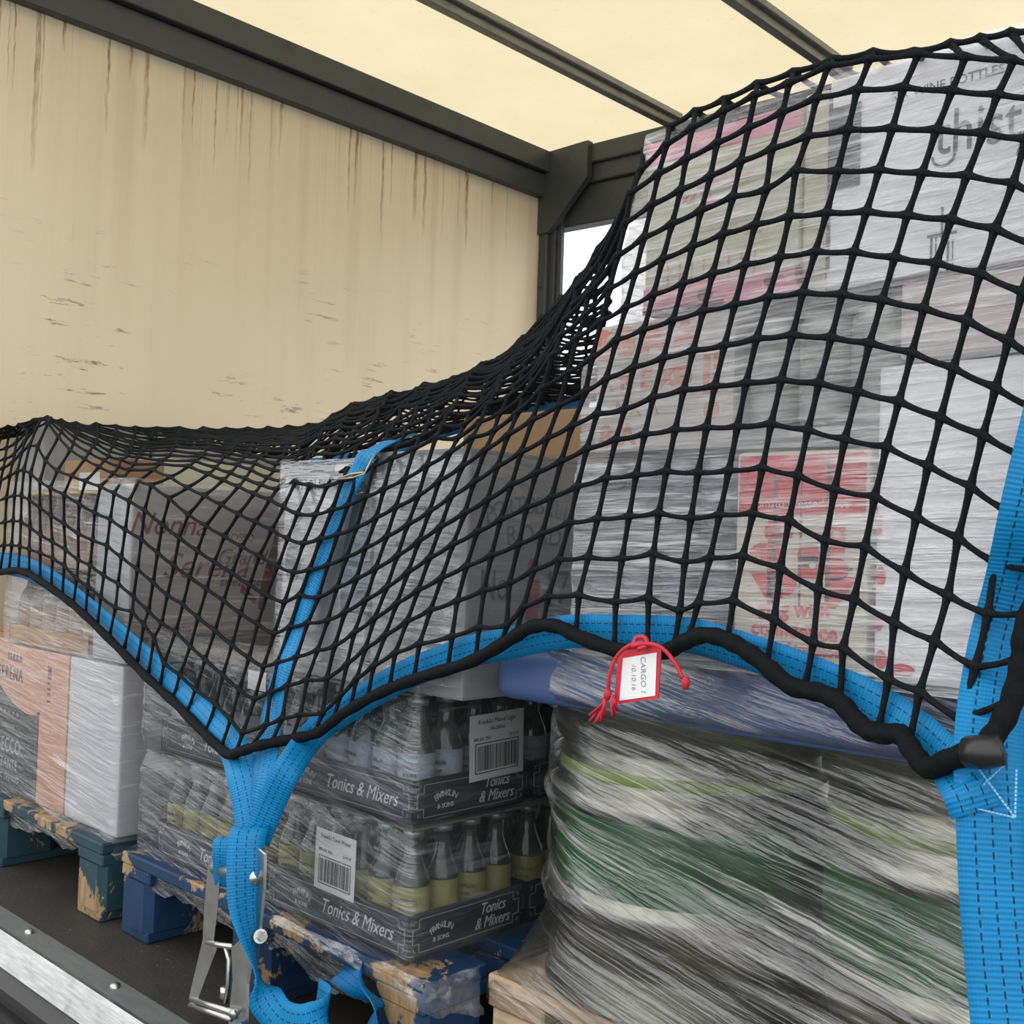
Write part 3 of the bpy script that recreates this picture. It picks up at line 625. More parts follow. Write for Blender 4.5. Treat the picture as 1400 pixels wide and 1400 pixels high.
# tier 2
a = carton('pale carton with orange-red lettering, middle left of the tall stack', (-.838, -.645, TY, TY+.24, .832, .985), plain('pale_card', (.56, .54, .51), .55, nscale=8, namt=.1), flap=False)
P = L(a, -.838, TY-.0005, .832)
words('orange_print', a, orangeI, *P, '-Y', [('8 8 A A', .046, .070, .128, dict(offset=.003)), ('A R E X', .034, .060, .083, dict(offset=.001)), ('A X A', .026, .06, .050), ('8 A', .038, .035, .018, dict(offset=.001)), ('e ||', .05, .145, .09, dict(offset=.002)), ('o', .035, .165, .045, dict(offset=.002))])
a = thing('shrink_pack', 'grey-green shrink pack of cans above the tomato juice carton', 'can pack', (-.553, 1.13, .830))
bm = bmesh.new(); add_box(bm, -.088, .088, -.108, .108, 0, .02); obj('card_base', bm, plain('pale_tray', (.42, .43, .42), .6), a)
CAN2 = thing('drink_can', 'pale grey-green can in the pack above the tomato juice carton', 'can', group='cans above the tomato juice carton')
obj('body', can_mesh(.0285, .120), m_metal('can_pale', (.50, .54, .50), .4, (2, 2, 40), .3, metal=.5), CAN2, smooth=True)
bm = bmesh.new(); add_lathe(bm, [(.0288, .035), (.0288, .10)], 20); obj('printed_band', bm, plain('sage_print', (.30, .34, .29), .4, nscale=50, namt=.4), CAN2, smooth=True)
for i in range(3):
    for j in range(2):
        bo = put(CAN2, -.553-.0585+i*.0585, TY+.034+j*.058, .851, i*1.3); bo['label'] = 'pale grey-green can, '+['left', 'middle', 'right'][i]+' one of the '+['front', 'back'][j]+' row above the tomato juice carton'
a = carton('white carton with faint orange patches, right of the grey-green can pack', (-.460, -.300, TY, TY+.24, .910, .985), plain('blush_card', (.62, .55, .52), .55, nscale=8, namt=.12), flap=False)
carton('white carton above the right strap, second from the top', (-.296, -.08, TY, TY+.24, .910, .985), whiteC)
# tier 3
a = carton('cream carton with pink top, upper left of the tall stack', (-.770, -.572, TY, TY+.26, .990, 1.192), plain('pale_yellow_card', (.62, .62, .47), .55, nscale=8, namt=.1), flap=False)
P = L(a, -.770, TY-.0005, .990)
flat_shape('pink_bands', a, pinkI, *P, '-Y', [rect(.0, .176, .198, .200), rect(.0, .0, .198, .030), rect(.07, .135, .14, .141), rect(.075, .115, .12, .119)])
flat_shape('wine_marks', a, maroonI, P[0], P[1]-.0008, P[2], '-Y', [rect(.0, .0, .11, .006), blob(.085, .014, .010, .008), blob(.165, .018, .006, .006), blob(.20, .022, .004, .01)])
words('pink_print', a, pinkI, *P, '-Y', [('xx ss', .020, .07, .128), ('x i s e', .022, .13, .08), ('| | | | | | | |', .03, .09, .045)])
a = carton('white carton with black gift lettering, top right of the tall stack', (-.540, -.300, TY, TY+.26, .990, 1.206), whiteC, flap=False)
P = L(a, -.540, TY-.0005, .990)
words('black_print', a, greyI, *P, '-Y', [('SIX WINE BOTTLES', .0125, .12, .180, dict(rz=.0)), ('thistly', .060, .165, .130, dict(xs=.75, rz=-.02)), ('CROSS', .020, .215, .098)])
flat_shape('ring_print', a, greyI, *P, '-Y', [[(.119+.012*math.cos(q), .112+.012*math.sin(q)) for q in np.linspace(PI, 2*PI, 10)]+[(.119+.0095*math.cos(q), .112+.0095*math.sin(q)) for q in np.linspace(2*PI, PI, 10)], rect(.118, .03, .120, .062), rect(.105, .035, .133, .037), rect(.108, .0, .110, .034), rect(.113, .0, .114, .034), rect(.124, .0, .126, .034), rect(.129, .0, .130, .03), rect(.0, .02, .004, .2)])
flat_shape('dark_stain', a, plain('dark_scuff', (.13, .13, .13), .6, nscale=70, namt=.6), P[0], P[1]-.0002, P[2], '-Y', [rect(.002, .10, .035, .185)])
a = carton('pale yellow narrow carton wedged between the two top cartons', (-.570, -.542, TY+.004, TY+.26, .990, 1.20), creamC, flap=False)
carton('white carton at the top above the right strap', (-.296, -.08, TY, TY+.26, .990, 1.190), whiteC)
# body of the stack behind the front row
for k_, (z0, z1) in enumerate(((.600, .985), (.990, 1.16))):
    carton(('lower' if k_ == 0 else 'upper')+' inner carton behind the front row of the tall stack', (-.83, -.08, TY+.27, TY+.74, z0, z1), silverC)
carton('white carton in front right of the tall stack, outside the photo', (-.076, .16, TY, TY+.26, .600, 1.175), whiteC)
# ------------------------------------------------------------------ stretch film
def vn(x, y, z=0.):                                # cheap smooth value noise
    from mathutils import noise as N_
    return N_.noise(Vector((x, y, z)))
def shell(name, path, z0, z1, mat, parent, off=lambda s, z, p: 0., nz=40, ds=.014, rag=0.):
    P = [np.array(p, float) for p in path]; pts = []
    for a_, b_ in zip(P[:-1], P[1:]):
        n_ = max(1, int(np.linalg.norm(b_-a_)/ds))
        for k_ in range(n_): pts.append(a_+(b_-a_)*k_/n_)
    pts.append(P[-1]); pts = np.array(pts)
    d = np.gradient(pts, axis=0); nr = np.stack([d[:, 1], -d[:, 0]], 1); nr /= np.linalg.norm(nr, axis=1)[:, None]+1e-9
    bm = bmesh.new(); G = []
    s = 0.
    for i in range(len(pts)):
        if i: s += np.linalg.norm(pts[i]-pts[i-1])
        col = []; zb = z0+rag*(vn(s*9, 3.3)+.5*vn(s*31, 8.))
        for j in range(nz+1):
            z = zb+(z1-zb)*j/nz; o = off(s, z, pts[i]); q = pts[i]+nr[i]*o
            col.append(bm.verts.new((q[0], q[1], z)))
        G.append(col)
    for i in range(len(G)-1):
        for j in range(nz): bm.faces.new((G[i][j], G[i+1][j], G[i+1][j+1], G[i][j+1]))
    return obj(name, bm, mat, parent, smooth=True)
def rounded(pts, r=.02, n=5):
    out = [np.array(pts[0], float)]
    for a_, b_, c_ in zip(pts[:-2], pts[1:-1], pts[2:]):
        a_, b_, c_ = map(lambda q: np.array(q, float), (a_, b_, c_)); u = (a_-b_)/np.linalg.norm(a_-b_); v = (c_-b_)/np.linalg.norm(c_-b_)
        for k_ in range(n+1):
            t = k_/n; out.append((1-t)**2*(b_+u*r)+2*t*(1-t)*b_+t*t*(b_+v*r))
    out.append(np.array(pts[-1], float)); return out
filmA = m_film('film_left', .04, .60, -.10, (6, 6, 95), lo=.55, hi=.72, gloss=.25)
filmB = m_film('film_trays', .04, .38, -.16, (7, 7, 90), lo=.55, hi=.74, gloss=.28, patch=4., tint=(.55, .58, .60))
filmC = m_film('film_gin', .04, .30, -.03, (12, 12, 120), lo=.50, hi=.74, gloss=.10, tint=(.62, .62, .63), bstr=.5)
filmK = m_film('film_kegs', .02, .78, -.20, (4.0, 4.0, 85), lo=.50, hi=.70, gloss=.50, tint=(.74, .73, .67), bstr=.8, patch=3.0, zf=(.19, .30), pr=(.42, .60))
filmT = m_film('film_stack', .14, .66, .03, (9, 9, 165), lo=.45, hi=.64, gloss=.32, tint=(1., 1., 1.), bstr=.8, patch=6)
def crease(amp, f1=14, f2=50):
    return lambda s, z, p: amp*(vn(s*f1*.3, z*f1)+.5*vn(s*6, z*f2))
t = thing('stretch_film', 'clear stretch film wrapped round the left load on the teal pallet', 'film', (-2.4, 1.0, .14))
def sub(o, t): o.parent = t; o.location = -t.location; return o
f = shell('lower_wrap', rounded([(-2.95, 1.6), (-2.95, .982), (-1.930, .982), (-1.930, 2.1)], .012), .095, .48, filmA, None, lambda s, z, p: .002*vn(s*9, z*60)+.006*max(0, (.15-z)/.05)*0, nz=44, rag=.02); sub(f, t)
f = shell('upper_wrap', rounded([(-2.5, 1.30), (-2.5, .994), (-2.085, .994), (-2.085, .994), (-1.937, .994), (-1.937, 1.62)][:3]+[(-1.937, .994), (-1.937, 1.62)], .014), .47, .822, filmA, None, crease(.003), nz=40); sub(f, t)
t = thing('stretch_film', 'clear crinkled stretch film round the tonic trays on the blue pallet', 'film', (-1.46, 1.0, .14))
def offB(s, z, p):
    b = 0.
    b -= .012*math.exp(-((z-.327)/.018)**2); b -= .010*math.exp(-((z-.535)/.02)**2)
    b += .006*max(0, (.15-z)/.05)
    return b+.002*vn(s*8, z*50)+.0015*vn(s*40, z*40)
f = shell('lower_wrap', rounded([(-1.862, 1.6), (-1.862, .992), (-1.110, .992), (-1.110, 1.75)], .016), .088, .545, filmB, None, offB, nz=60, rag=.035); sub(f, t)
f = shell('upper_wrap', rounded([(-1.462, 1.4), (-1.462, .995), (-1.027, .995), (-1.027, 1.75)], .014), .53, .838, filmC, None, crease(.003), nz=36); sub(f, t)
# tail of film spilling over the pallet corner
bm = bmesh.new(); G = []
for i in range(26):
    row = []; u = i/25
    top = np.array([-1.40+.34*min(1, u*1.45), .984, .150]) if u < .69 else np.array([-1.052, .984+.30*(u-.69), .150])
    for j in range(9):
        v = j/8; dep = .012+.050*u**1.5*(1+.5*vn(u*9, 1.)); p = top+np.array([.006*vn(u*12, v*4)+.012*v*u, -.006-.010*v*math.sin(v*3)+.008*vn(u*10, v*5, 3.), -dep*v])
        row.append(bm.verts.new(p))
    G.append(row)
for i in range(25):
    for j in range(8): bm.faces.new((G[i][j], G[i+1][j], G[i+1][j+1], G[i][j+1]))
sub(obj('film_tail', bm, m_film('film_tail_mat', .05, .4, .4, (30, 30, 60), lo=.5, hi=.7, gloss=.06, patch=12, bstr=.3), None, smooth=True), t)
t = thing('stretch_film', 'milky streaked stretch film round the kegs and tall stack', 'film', (-.5, 1.0, .14))
# keg wrap: hull of the keg fronts above, pallet outline below
def keg_hull():
    R_ = .1925; c0 = (-.848, 1.262); out = [(-1.0405, 1.95)]
    for q in np.linspace(PI, 1.5*PI, 26): out.append((c0[0]+R_*math.cos(q), c0[1]+R_*math.sin(q)))
    for k_ in range(1, 60): out.append((c0[0]+k_*.02, 1.262-R_))
    return out
KH = keg_hull()
def pal_pt(p):
    # the nearest point of the pallet outline, reached along the line from the keg centre
    c = np.array((-.80, 1.35)); d = np.array(p)-c; ts = []
    if d[0] < 0: ts.append((-1.040-c[0])/d[0])
    if d[1] < 0: ts.append((1.062-c[1])/d[1])
    q = c+d*min(ts) if ts else np.array(p)
    return q
bm = bmesh.new(); G = []; s = 0; nzk = 64
for i, p in enumerate(KH):
    if i: s += math.hypot(p[0]-KH[i-1][0], p[1]-KH[i-1][1])
    col = []; pp = pal_pt(p) if p[0] < -.8 else np.array((p[0], 1.062)); nrm_ = np.array(p)-np.array((max(-.848, min(p[0], 1)), 1.262)); nrm_ = nrm_/(np.linalg.norm(nrm_)+1e-9)
    if p[1] > 1.3: nrm_ = np.array((-1, 0))
    for j in range(nzk+1):
        z = .108+(.600-.108)*j/nzk
        k_ = min(1, max(0, (z-.135)/.10)); k_ = k_**.7
        q = pp*(1-k_)+np.array(p)*k_
        bulge = .0085*(math.exp(-((z-.270)/.016)**2)+math.exp(-((z-.396)/.016)**2))-.006*math.exp(-((z-.333)/.03)**2)*(1 if p[0] < -.55 else .3)
        up = max(0, (z-.50)/.10); bulge += .050*min(1, up*3)
        q = q+nrm_*(bulge+.0035*vn(s*4, z*22+s*5)+.0015*vn(s*15, z*70+s*14))
        col.append(bm.verts.new((q[0], q[1], z)))
    G.append(col)
for i in range(len(G)-1):
    for j in range(nzk): bm.faces.new((G[i][j], G[i+1][j], G[i+1][j+1], G[i][j+1]))
sub(obj('keg_wrap', bm, filmK, None, smooth=True), t)
def offT(s, z, p):
    return -.045*max(0, (z-.96)/.25)*(1 if p[0] < -.80 else 0)+.003*vn(s*5, z*40)+.002*vn(s*20, z*90)-.004*math.exp(-((z-.83)/.008)**2)-.004*math.exp(-((z-.988)/.008)**2)
bm = bmesh.new(); G = []
path = rounded([(-.868, 1.78), (-.868, 1.010), (.18, 1.010)], .02); pts = []
for a_, b_ in zip(path[:-1], path[1:]):
    n_ = max(1, int(np.linalg.norm(b_-a_)/.012))
    for k_ in range(n_): pts.append(a_+(b_-a_)*k_/n_)
pts.append(path[-1]); s = 0
for i, p in enumerate(pts):
    if i: s += np.linalg.norm(pts[i]-pts[i-1])
    col = []
    for j in range(90):
        z = .592+(1.222-.592)*j/89
        xi = max(0, min(1, (z-.95)/.06))*.058+max(0, min(1, (z-.83)/.02))*.014+max(0, (z-1.08)/.10)*.022        # the stack steps in towards the top
        x = max(p[0], -.868+xi) if p[1] < 1.02 else p[0]+xi
        y = p[1]+(-1 if p[1] < 1.03 else 0)*(.003*vn(s*5, z*40)+.0015*vn(s*20, z*90)-.005*math.exp(-((z-.828)/.007)**2)-.005*math.exp(-((z-.987)/.007)**2))
        zt = float(np.interp(p[0], [-.87, -.54, -.30, .2], [1.188, 1.209, 1.197, 1.18])); z = .592+(zt+.004-.592)*j/89
        col.append(bm.verts.new((x, y, z)))
    G.append(col)
for i in range(len(G)-1):
    for j in range(89): bm.faces.new((G[i][j], G[i+1][j], G[i+1][j+1], G[i][j+1]))
sub(obj('stack_wrap', bm, filmT, None, smooth=True), t)
# ------------------------------------------------------------------ the cargo net
# a knotted square mesh hung over the loads; each entry is a knot (column, row) measured on the drape
KN = {
 -35: [(-1, -22, 785), (0, -20, 750), (1, -20, 720), (3, -12, 662), (5, -5, 630), (7, 0, 600)],
 -33: [(-1, 0, 780), (0, 6, 745), (1, 7.1, 713.4), (2, 8.9, 680.4), (3, 13.4, 650), (5, 19.6, 621.4), (7, 25, 591.1)],
 -31: [(-1, 25, 780)],
 -30: [(-1, 40, 784), (0, 40, 750), (1, 41.1, 719.6), (2, 40.2, 682.1), (3, 42, 646.4), (4, 51.8, 608.9), (5, 66.1, 576.8)],
 -29: [(-1, 55, 793), (0, 55, 755), (1, 55.4, 730.4), (2, 54.5, 692.9), (3, 54.5, 657.1), (4, 62.5, 628.6), (5, 80.4, 596.4)],
 -28: [(-1, 70, 803), (0, 72, 762), (1, 71.4, 739.3), (2, 69.6, 703.6), (3, 68.8, 666.1), (4, 78.6, 642.9), (5, 96.4, 614.3)],
 -27: [(-1, 85, 815), (0, 88, 772), (1, 89.3, 750), (2, 87.5, 714.3), (3, 87.5, 675), (4, 98.2, 650), (5, 116.1, 626.8)],
 -26: [(-1, 100, 828), (0, 105, 790), (1, 107.1, 764.3), (2, 107.1, 728.6), (3, 108, 687.5), (4, 117, 657.1), (5, 135.7, 637.5)],
 -25: [(-1, 117, 842), (0, 120, 800), (1, 123.2, 771.4), (2, 126.8, 737.5), (3, 129.5, 700), (4, 137.5, 664.3), (5, 155.4, 646.4)],
 -24: [(-1, 133, 853), (0, 138, 815), (1, 142, 785.7), (2, 146.4, 744.6), (3, 150.9, 708.9), (4, 156.2, 673.2), (5, 169.6, 651.8)],
 -23: [(-1, 150, 868), (0, 158, 830), (1, 161.6, 796.4), (2, 166.1, 760.7), (3, 171.4, 723.2), (4, 176.8, 683.9), (5, 189.3, 657.1)],
 -22: [(-1, 170, 886), (0, 181, 835), (1, 182.7, 814.3), (2, 188, 776.8), (3, 193.4, 735.7), (4, 197.9, 696.4), (5, 206.8, 662.5), (6, 233.6, 651.8)],
 -21: [(-1, 188, 904), (0, 197, 852), (1, 203.2, 833.9), (2, 209.5, 794.6), (3, 215.7, 754.5), (4, 222, 716.1), (5, 231.8, 680.4), (6, 256.8, 666.1), (7, 285.4, 647.3)],
 -20: [(-1, 203, 920), (0, 211, 870), (1, 221.1, 850.9), (2, 229.1, 812.5), (3, 238, 772.3), (4, 245.2, 733.9), (5, 257.7, 702.7), (6, 280, 676.8), (7, 305.9, 655.4)],
 -19: [(-1, 218, 938), (0, 224.6, 905.4), (1, 240.7, 861.6), (2, 250.5, 825), (3, 259.5, 787.5), (4, 270.2, 751.8), (5, 281.8, 717.9), (6, 303.2, 689.3), (7, 326.4, 664.3)],
 -18: [(-1, 237, 953), (0, 246.1, 921.4), (1, 260.4, 882.1), (2, 271.1, 842.9), (3, 282.7, 803.6), (4, 293.4, 767), (5, 306.8, 732.1), (6, 326.4, 701.8), (7, 347.9, 674.1)],
 -17: [(-1, 257, 970), (0, 267.5, 941.1), (1, 280.9, 900), (2, 294.3, 860.7), (3, 305.9, 819.6), (4, 317.5, 782.1), (5, 330.9, 746.4), (6, 349.6, 712.5), (7, 369.3, 682.1)],
 -16: [(-1, 282, 998), (0, 295.2, 960.7), (1, 305, 921.4), (2, 317.5, 880.4), (3, 329.1, 837.5), (4, 341.6, 798.2), (5, 355, 758.9), (6, 372, 723.2), (7, 388, 692)],
 -15: [(-1, 303, 1019), (0, 315.7, 982.1), (1, 327.3, 941.1), (2, 340.7, 898.2), (3, 352.3, 851.8), (4, 364.8, 812.5), (5, 380, 773.2), (6, 393.4, 735.7), (7, 406.8, 701.8), (8, 423.8, 662.5)],
 -14: [(-1, 322, 1028), (0, 331.8, 1001.8), (1, 347.9, 955.4), (2, 360.4, 910.7), (3, 374.6, 866.1), (4, 388.9, 823.2), (5, 401.4, 782.1), (6, 414.8, 742.9), (7, 430.9, 703.6), (8, 447, 664.3)],
 -13: [(-1, 340, 1024), (0, 364.3, 990.7), (1, 369.6, 946.1), (2, 380.4, 905), (3, 396.4, 856.8), (4, 410.4, 812.5), (5, 422.9, 778.6), (6, 438, 736.1), (7, 454.1, 696.4), (8, 467.5, 657.1)],
 -12: [(-1, 370, 1016), (0, 385.7, 981.8), (1, 392.9, 937.1), (2, 405.4, 897.9), (3, 420.5, 851.4), (4, 435.4, 817), (5, 447.9, 772.3), (6, 461.2, 730.4), (7, 474.6, 691.1), (8, 487.1, 651.8)],
 -11: [(-1, 398, 1011), (0, 410.7, 976.4), (1, 419.6, 929.1), (2, 433.9, 888.9), (3, 447.9, 848.2), (4, 460.4, 803.6), (5, 473.8, 761.6), (6, 487.1, 721.4), (7, 499.6, 679.5), (8, 511.2, 636.6)],
 -10: [(-1, 428, 1004), (0, 441.1, 974.6), (1, 446.4, 928.2), (2, 457.1, 883.6), (3, 471.1, 837.5), (4, 487.1, 791.1), (5, 498.8, 750), (6, 513.9, 708), (7, 524.6, 668.8), (8, 535.4, 626.8)],
 -9: [(-1, 455, 986), (0, 464.3, 953.2), (1, 474.1, 908.6), (2, 483.9, 865.7), (3, 499.6, 820.5), (4, 513, 777.7), (5, 528.2, 733.9), (6, 540.7, 693.8), (7, 553.2, 655.4), (8, 565.7, 614.3)],
 -8: [(-1, 478, 970), (0, 487.5, 928.2), (1, 499.1, 887.1), (2, 511.6, 846.1), (3, 528.2, 803.6), (4, 542.5, 760.7), (5, 556.8, 717.9), (6, 571.4, 678.6), (7, 583, 637.5)],
 -7: [(-1, 502, 955), (0, 510.7, 910.4), (1, 525.9, 869.3), (2, 542, 825.5), (3, 557.1, 783), (4, 572.3, 740.2), (5, 586.6, 700), (6, 600, 658), (7, 614.3, 619.6)],
 -6: [(-1, 532, 940), (0, 540.2, 892.5), (1, 556.2, 849.6), (2, 571.4, 807.1), (3, 586.6, 763.4), (4, 601.8, 720.5), (5, 616.1, 679.5), (6, 631.2, 638.4)],
 -5: [(-1, 566, 926), (0, 573.2, 880), (1, 588.4, 833.9), (2, 603.6, 790.2), (3, 618.8, 744.6), (4, 634.8, 701.8), (5, 647.3, 659.8), (6, 662.5, 616.1)],
 -4: [(-1, 612, 914), (0, 618, 870), (1, 625, 821.4), (2, 637.5, 774.1), (3, 651.8, 727.7), (4, 666.1, 683.9), (5, 679.5, 638.4)],
 -3: [(-1, 650, 901), (0, 655, 857), (1, 661.6, 807.1), (2, 671.4, 759.8), (3, 683.9, 710.7), (4, 699.1, 662.5), (5, 711.6, 618.8)],
 -2: [(-1, 682, 884), (0, 692.9, 855.7), (1, 696.1, 797.9), (2, 708.9, 744.3), (3, 719.6, 693.9), (4, 732.5, 646.8), (5, 747.5, 599.6)],
 -1: [(-1, 705, 866), (0, 715.4, 830), (1, 729.3, 779.6), (2, 741.1, 729.3), (3, 753.9, 680), (4, 766.8, 630.7), (5, 781.8, 582.5), (6, 800.7, 535), (7, 809, 490), (8, 821.7, 439.5), (9, 833, 395.5), (10, 844.6, 350), (11, 855, 305), (12, 862, 264)],
 0: [(-1, 741, 857), (0, 749.6, 815), (1, 764.6, 764.6), (2, 778.6, 714.3), (3, 789.3, 665), (4, 802.1, 613.6), (5, 816.1, 565.4), (6, 828.6, 518), (7, 842.5, 465), (8, 855.4, 420.7), (9, 868.2, 373.6), (10, 880, 325.4), (11, 890.7, 280.4), (12, 900, 238), (13, 911, 198)],
 1: [(-1, 787, 870), (0, 791.4, 812.9), (1, 804.3, 761.4), (2, 817.1, 708.9), (3, 828.9, 653.2), (4, 841.8, 600.7), (5, 853.6, 560), (6, 866.1, 502.1), (7, 880, 450.7), (8, 892.9, 403.6), (9, 905.7, 354.3), (10, 918.6, 306.1), (11, 930.4, 260), (12, 937.5, 218), (13, 946, 175)],
 2: [(-1, 840, 886), (0, 841.8, 822.5), (1, 850.4, 763.6), (2, 860, 705.7), (3, 869.6, 648.9), (4, 881.4, 593.2), (5, 892.9, 542.9), (6, 906.8, 489.3), (7, 919.6, 437.9), (8, 933.6, 387.5), (9, 946.4, 337.1), (10, 958.2, 287.9), (11, 971, 241), (12, 980, 196), (13, 989, 152)],
 3: [(-1, 885, 889), (0, 886.8, 816.1), (1, 893.2, 756.1), (2, 900.7, 700.4), (3, 911, 643.6), (4, 923.2, 586.8), (6, 947.5, 478.6), (7, 961.4, 425), (8, 974.3, 373.6), (9, 988.2, 320), (10, 1002.1, 268.6), (11, 1012.5, 221), (12, 1023, 175), (13, 1032, 130)],
 4: [(-1, 922, 880), (0, 929.6, 834.3), (1, 936.1, 767.9), (2, 944.6, 707.9), (3, 954.3, 645.7), (4, 966.1, 583.6), (6, 990.4, 472.1), (7, 1004.3, 416.4), (8, 1018.2, 361.8), (9, 1032.1, 307.1), (10, 1047.1, 260), (11, 1055, 203.6), (12, 1069.6, 153.6), (13, 1078.6, 114)],
 5: [(-1, 942, 868), (0, 954.6, 824.3), (1, 970.7, 762.1), (2, 983.6, 702.9), (3, 996.4, 642.9), (4, 1008.2, 582.9), (5, 1020, 522.9), (6, 1034.3, 462.5), (7, 1050.4, 405.7), (8, 1066.4, 351.1), (9, 1079.3, 295.4), (10, 1088, 232), (11, 1104, 186), (12, 1116, 134), (13, 1132, 90)],
 6: [(-1, 994, 876), (0, 1002.9, 820), (1, 1015.7, 758.9), (2, 1029.6, 701.1), (3, 1042.5, 638.6), (4, 1054.3, 578.6), (5, 1068.2, 518.6), (6, 1083.6, 457.1), (7, 1097.5, 399.3), (8, 1114.6, 343.6), (9, 1130, 290.7), (10, 1145, 233.9), (11, 1158.9, 177.1), (12, 1171.8, 122.5), (13, 1188.9, 80.7)],
 7: [(-1, 1048, 908), (0, 1058.6, 845.7), (1, 1067.1, 775), (2, 1078.9, 709.6), (3, 1090.7, 649.3), (4, 1104.6, 587.1), (5, 1119.6, 522.9), (6, 1136.4, 460.7), (7, 1151.4, 401.8), (8, 1167.5, 343.9), (9, 1184.6, 288.6), (10, 1201.8, 231.8), (11, 1220, 175), (12, 1235, 119.3), (13, 1255.4, 73.2)],
 8: [(-1, 1100, 940), (0, 1112.1, 877.9), (1, 1118.6, 805), (2, 1128.2, 738.6), (3, 1141.1, 668.6), (4, 1155, 600), (5, 1172.1, 534.6), (6, 1188.9, 468.2), (7, 1206.1, 409.3), (8, 1223.2, 351.4), (9, 1240.4, 293.9), (10, 1260.7, 236.1), (11, 1280, 177.1), (12, 1301.4, 123.6), (13, 1319.6, 77.5)],
 9: [(-1, 1148, 962), (0, 1152.9, 884.3), (1, 1167.9, 817.9), (2, 1182.9, 746.1), (3, 1196, 678), (4, 1212, 610), (5, 1229, 548), (6, 1246.8, 481.1), (7, 1262.9, 421.1), (8, 1280, 358.9), (9, 1300.4, 299.3), (10, 1321.8, 239.3), (11, 1344.3, 181.4), (12, 1363.6, 128.9), (13, 1386.1, 81.8)],
 10: [(-1, 1200, 1000), (0, 1215, 927.1), (1, 1222.5, 850), (2, 1237, 781), (3, 1253, 706), (4, 1269, 636), (5, 1286, 570), (6, 1303.6, 502.5), (7, 1321.8, 437.1), (8, 1340, 372.9), (9, 1360.4, 312.1), (10, 1385, 250), (11, 1402.1, 190), (12, 1421.4, 134.3)],
 11: [(-1, 1243, 1015), (0, 1257.5, 943.6), (1, 1277.9, 875), (2, 1296.1, 812.9), (3, 1310, 734), (4, 1327, 664), (5, 1344, 594), (6, 1361.4, 529.3), (7, 1378.6, 465), (8, 1397.9, 398.6)],
 12: [(-1, 1314, 1031), (0, 1312.1, 982.1), (1, 1333.6, 911.4), (2, 1350.7, 838.6), (3, 1360, 768), (4, 1374, 696), (5, 1400, 624)],
 14: [(-1, 1420, 880), (0, 1460, 900), (1, 1455, 850), (3, 1470, 770), (5, 1495, 660), (8, 1530, 480), (11, 1560, 280), (13, 1580, 180)],
}
def knot_px(): return {(c, r): (u, v) for c, l in KN.items() for r, u, v in l}

def shelf_y(c, r):
    """distance from the open side of the front sheet"""
    y = .972
    if c >= -1: y = .978
    if r <= 0: y -= .012
    if c >= 10: y -= .02*min(1, (c-9)/3)*max(0, min(1, (5-r)/4))
    y -= .062*math.exp(-((c+13.6)/3.2)**2)*max(0, min(1, (3.5-r)/4.5))
    y -= .035*math.exp(-((c-12.3)/2.)**2)*max(0, min(1, (2.5-r)/3.5))
    if c <= -23:
        lim = {-23: 4.2, -24: 4.2, -25: 4.2, -26: 4, -27: 4, -28: 3.6, -29: 3.2, -30: 3., -33: 4, -35: 5}.get(c, 4)
        if r > lim: y += .055*(r-lim)
    elif c <= -13:
        lim = 5.3+(c+22)*.3
        if r > lim: y += .04*(r-lim)
    elif c <= -2:
        lim = 7.5 if c < -3 else 8
        if r > lim: y += .03*(r-lim)
    return y
ctl = {}
for (c, r), (u, v) in knot_px().items():
    ctl[(c, r)] = ray_y(u, v, shelf_y(c, r))
CELL = .050
CELR = .031
ridge = {-2: (850, 283, 1.05), -3: (822, 326, 1.13), -4: (797, 363, 1.24), -5: (772, 397, 1.34), -6: (745, 426, 1.44), -7: (718, 455, 1.54), -8: (690, 483, 1.64), -10: (640, 525, 1.8), -12: (580, 545, 1.9), -14: (520, 560, 1.93),
         -16: (455, 574, 1.86), -18: (395, 579, 1.78), -20: (340, 581, 1.70), -22: (280, 581, 1.60), -24: (215, 580, 1.50), -26: (160, 577, 1.40), -28: (105, 572, 1.29), -30: (62, 568, 1.20), -32: (25, 571, 1.12), -35: (-25, 580, 1.0)}
rear = {-2: (810, 548, 1.75), -3: (790, 548, 1.82), -4: (765, 550, 1.90), -5: (742, 553, 1.97), -6: (722, 558, 2.03), -7: (700, 563, 2.08), -8: (670, 572, 2.1), -10: (610, 590, 2.15), -12: (565, 608, 2.18), -14: (510, 622, 2.10), -16: (440, 632, 2.0), -18: (380, 630, 1.90), -20: (330, 625, 1.83),
        -22: (275, 612, 1.77), -24: (215, 608, 1.68), -26: (160, 602, 1.56), -28: (105, 596, 1.44), -30: (58, 590, 1.32), -32: (20, 590, 1.22), -35: (-30, 595, 1.08)}
def fill(D):
    ks = sorted(D); A_ = np.array([D[k] for k in ks], float)
    return {c: tuple(float(np.interp(c, ks, A_[:, q])) for q in range(3)) for c in range(-35, -1)}
ridge, rear = fill(ridge), fill(rear)
Rr, Rh = {}, {}
ctl0 = dict(ctl)
for c in ridge:
    ks = [k for k in ctl if k[0] == c]
    if not ks: ks = [k for k in ctl if abs(k[0]-c) <= 1]
    k0 = max(ks, key=lambda k: k[1]); p0 = ctl[k0]; p1 = ray_y(*ridge[c]); p2 = ray_y(*rear[c])
    Rr[c] = k0[1]+max(.8, np.linalg.norm(p1-p0)/(CELR+.024*min(1, max(0, (-15.-c)/7)))); Rh[c] = Rr[c]+max(2., np.linalg.norm(p2-p1)/(CELR+.02*min(1, max(0, (-15.-c)/7)))*1.3)
def smooth_d(D):
    ks = sorted(D); return lambda c: float(np.interp(c, ks, [D[k] for k in ks]))
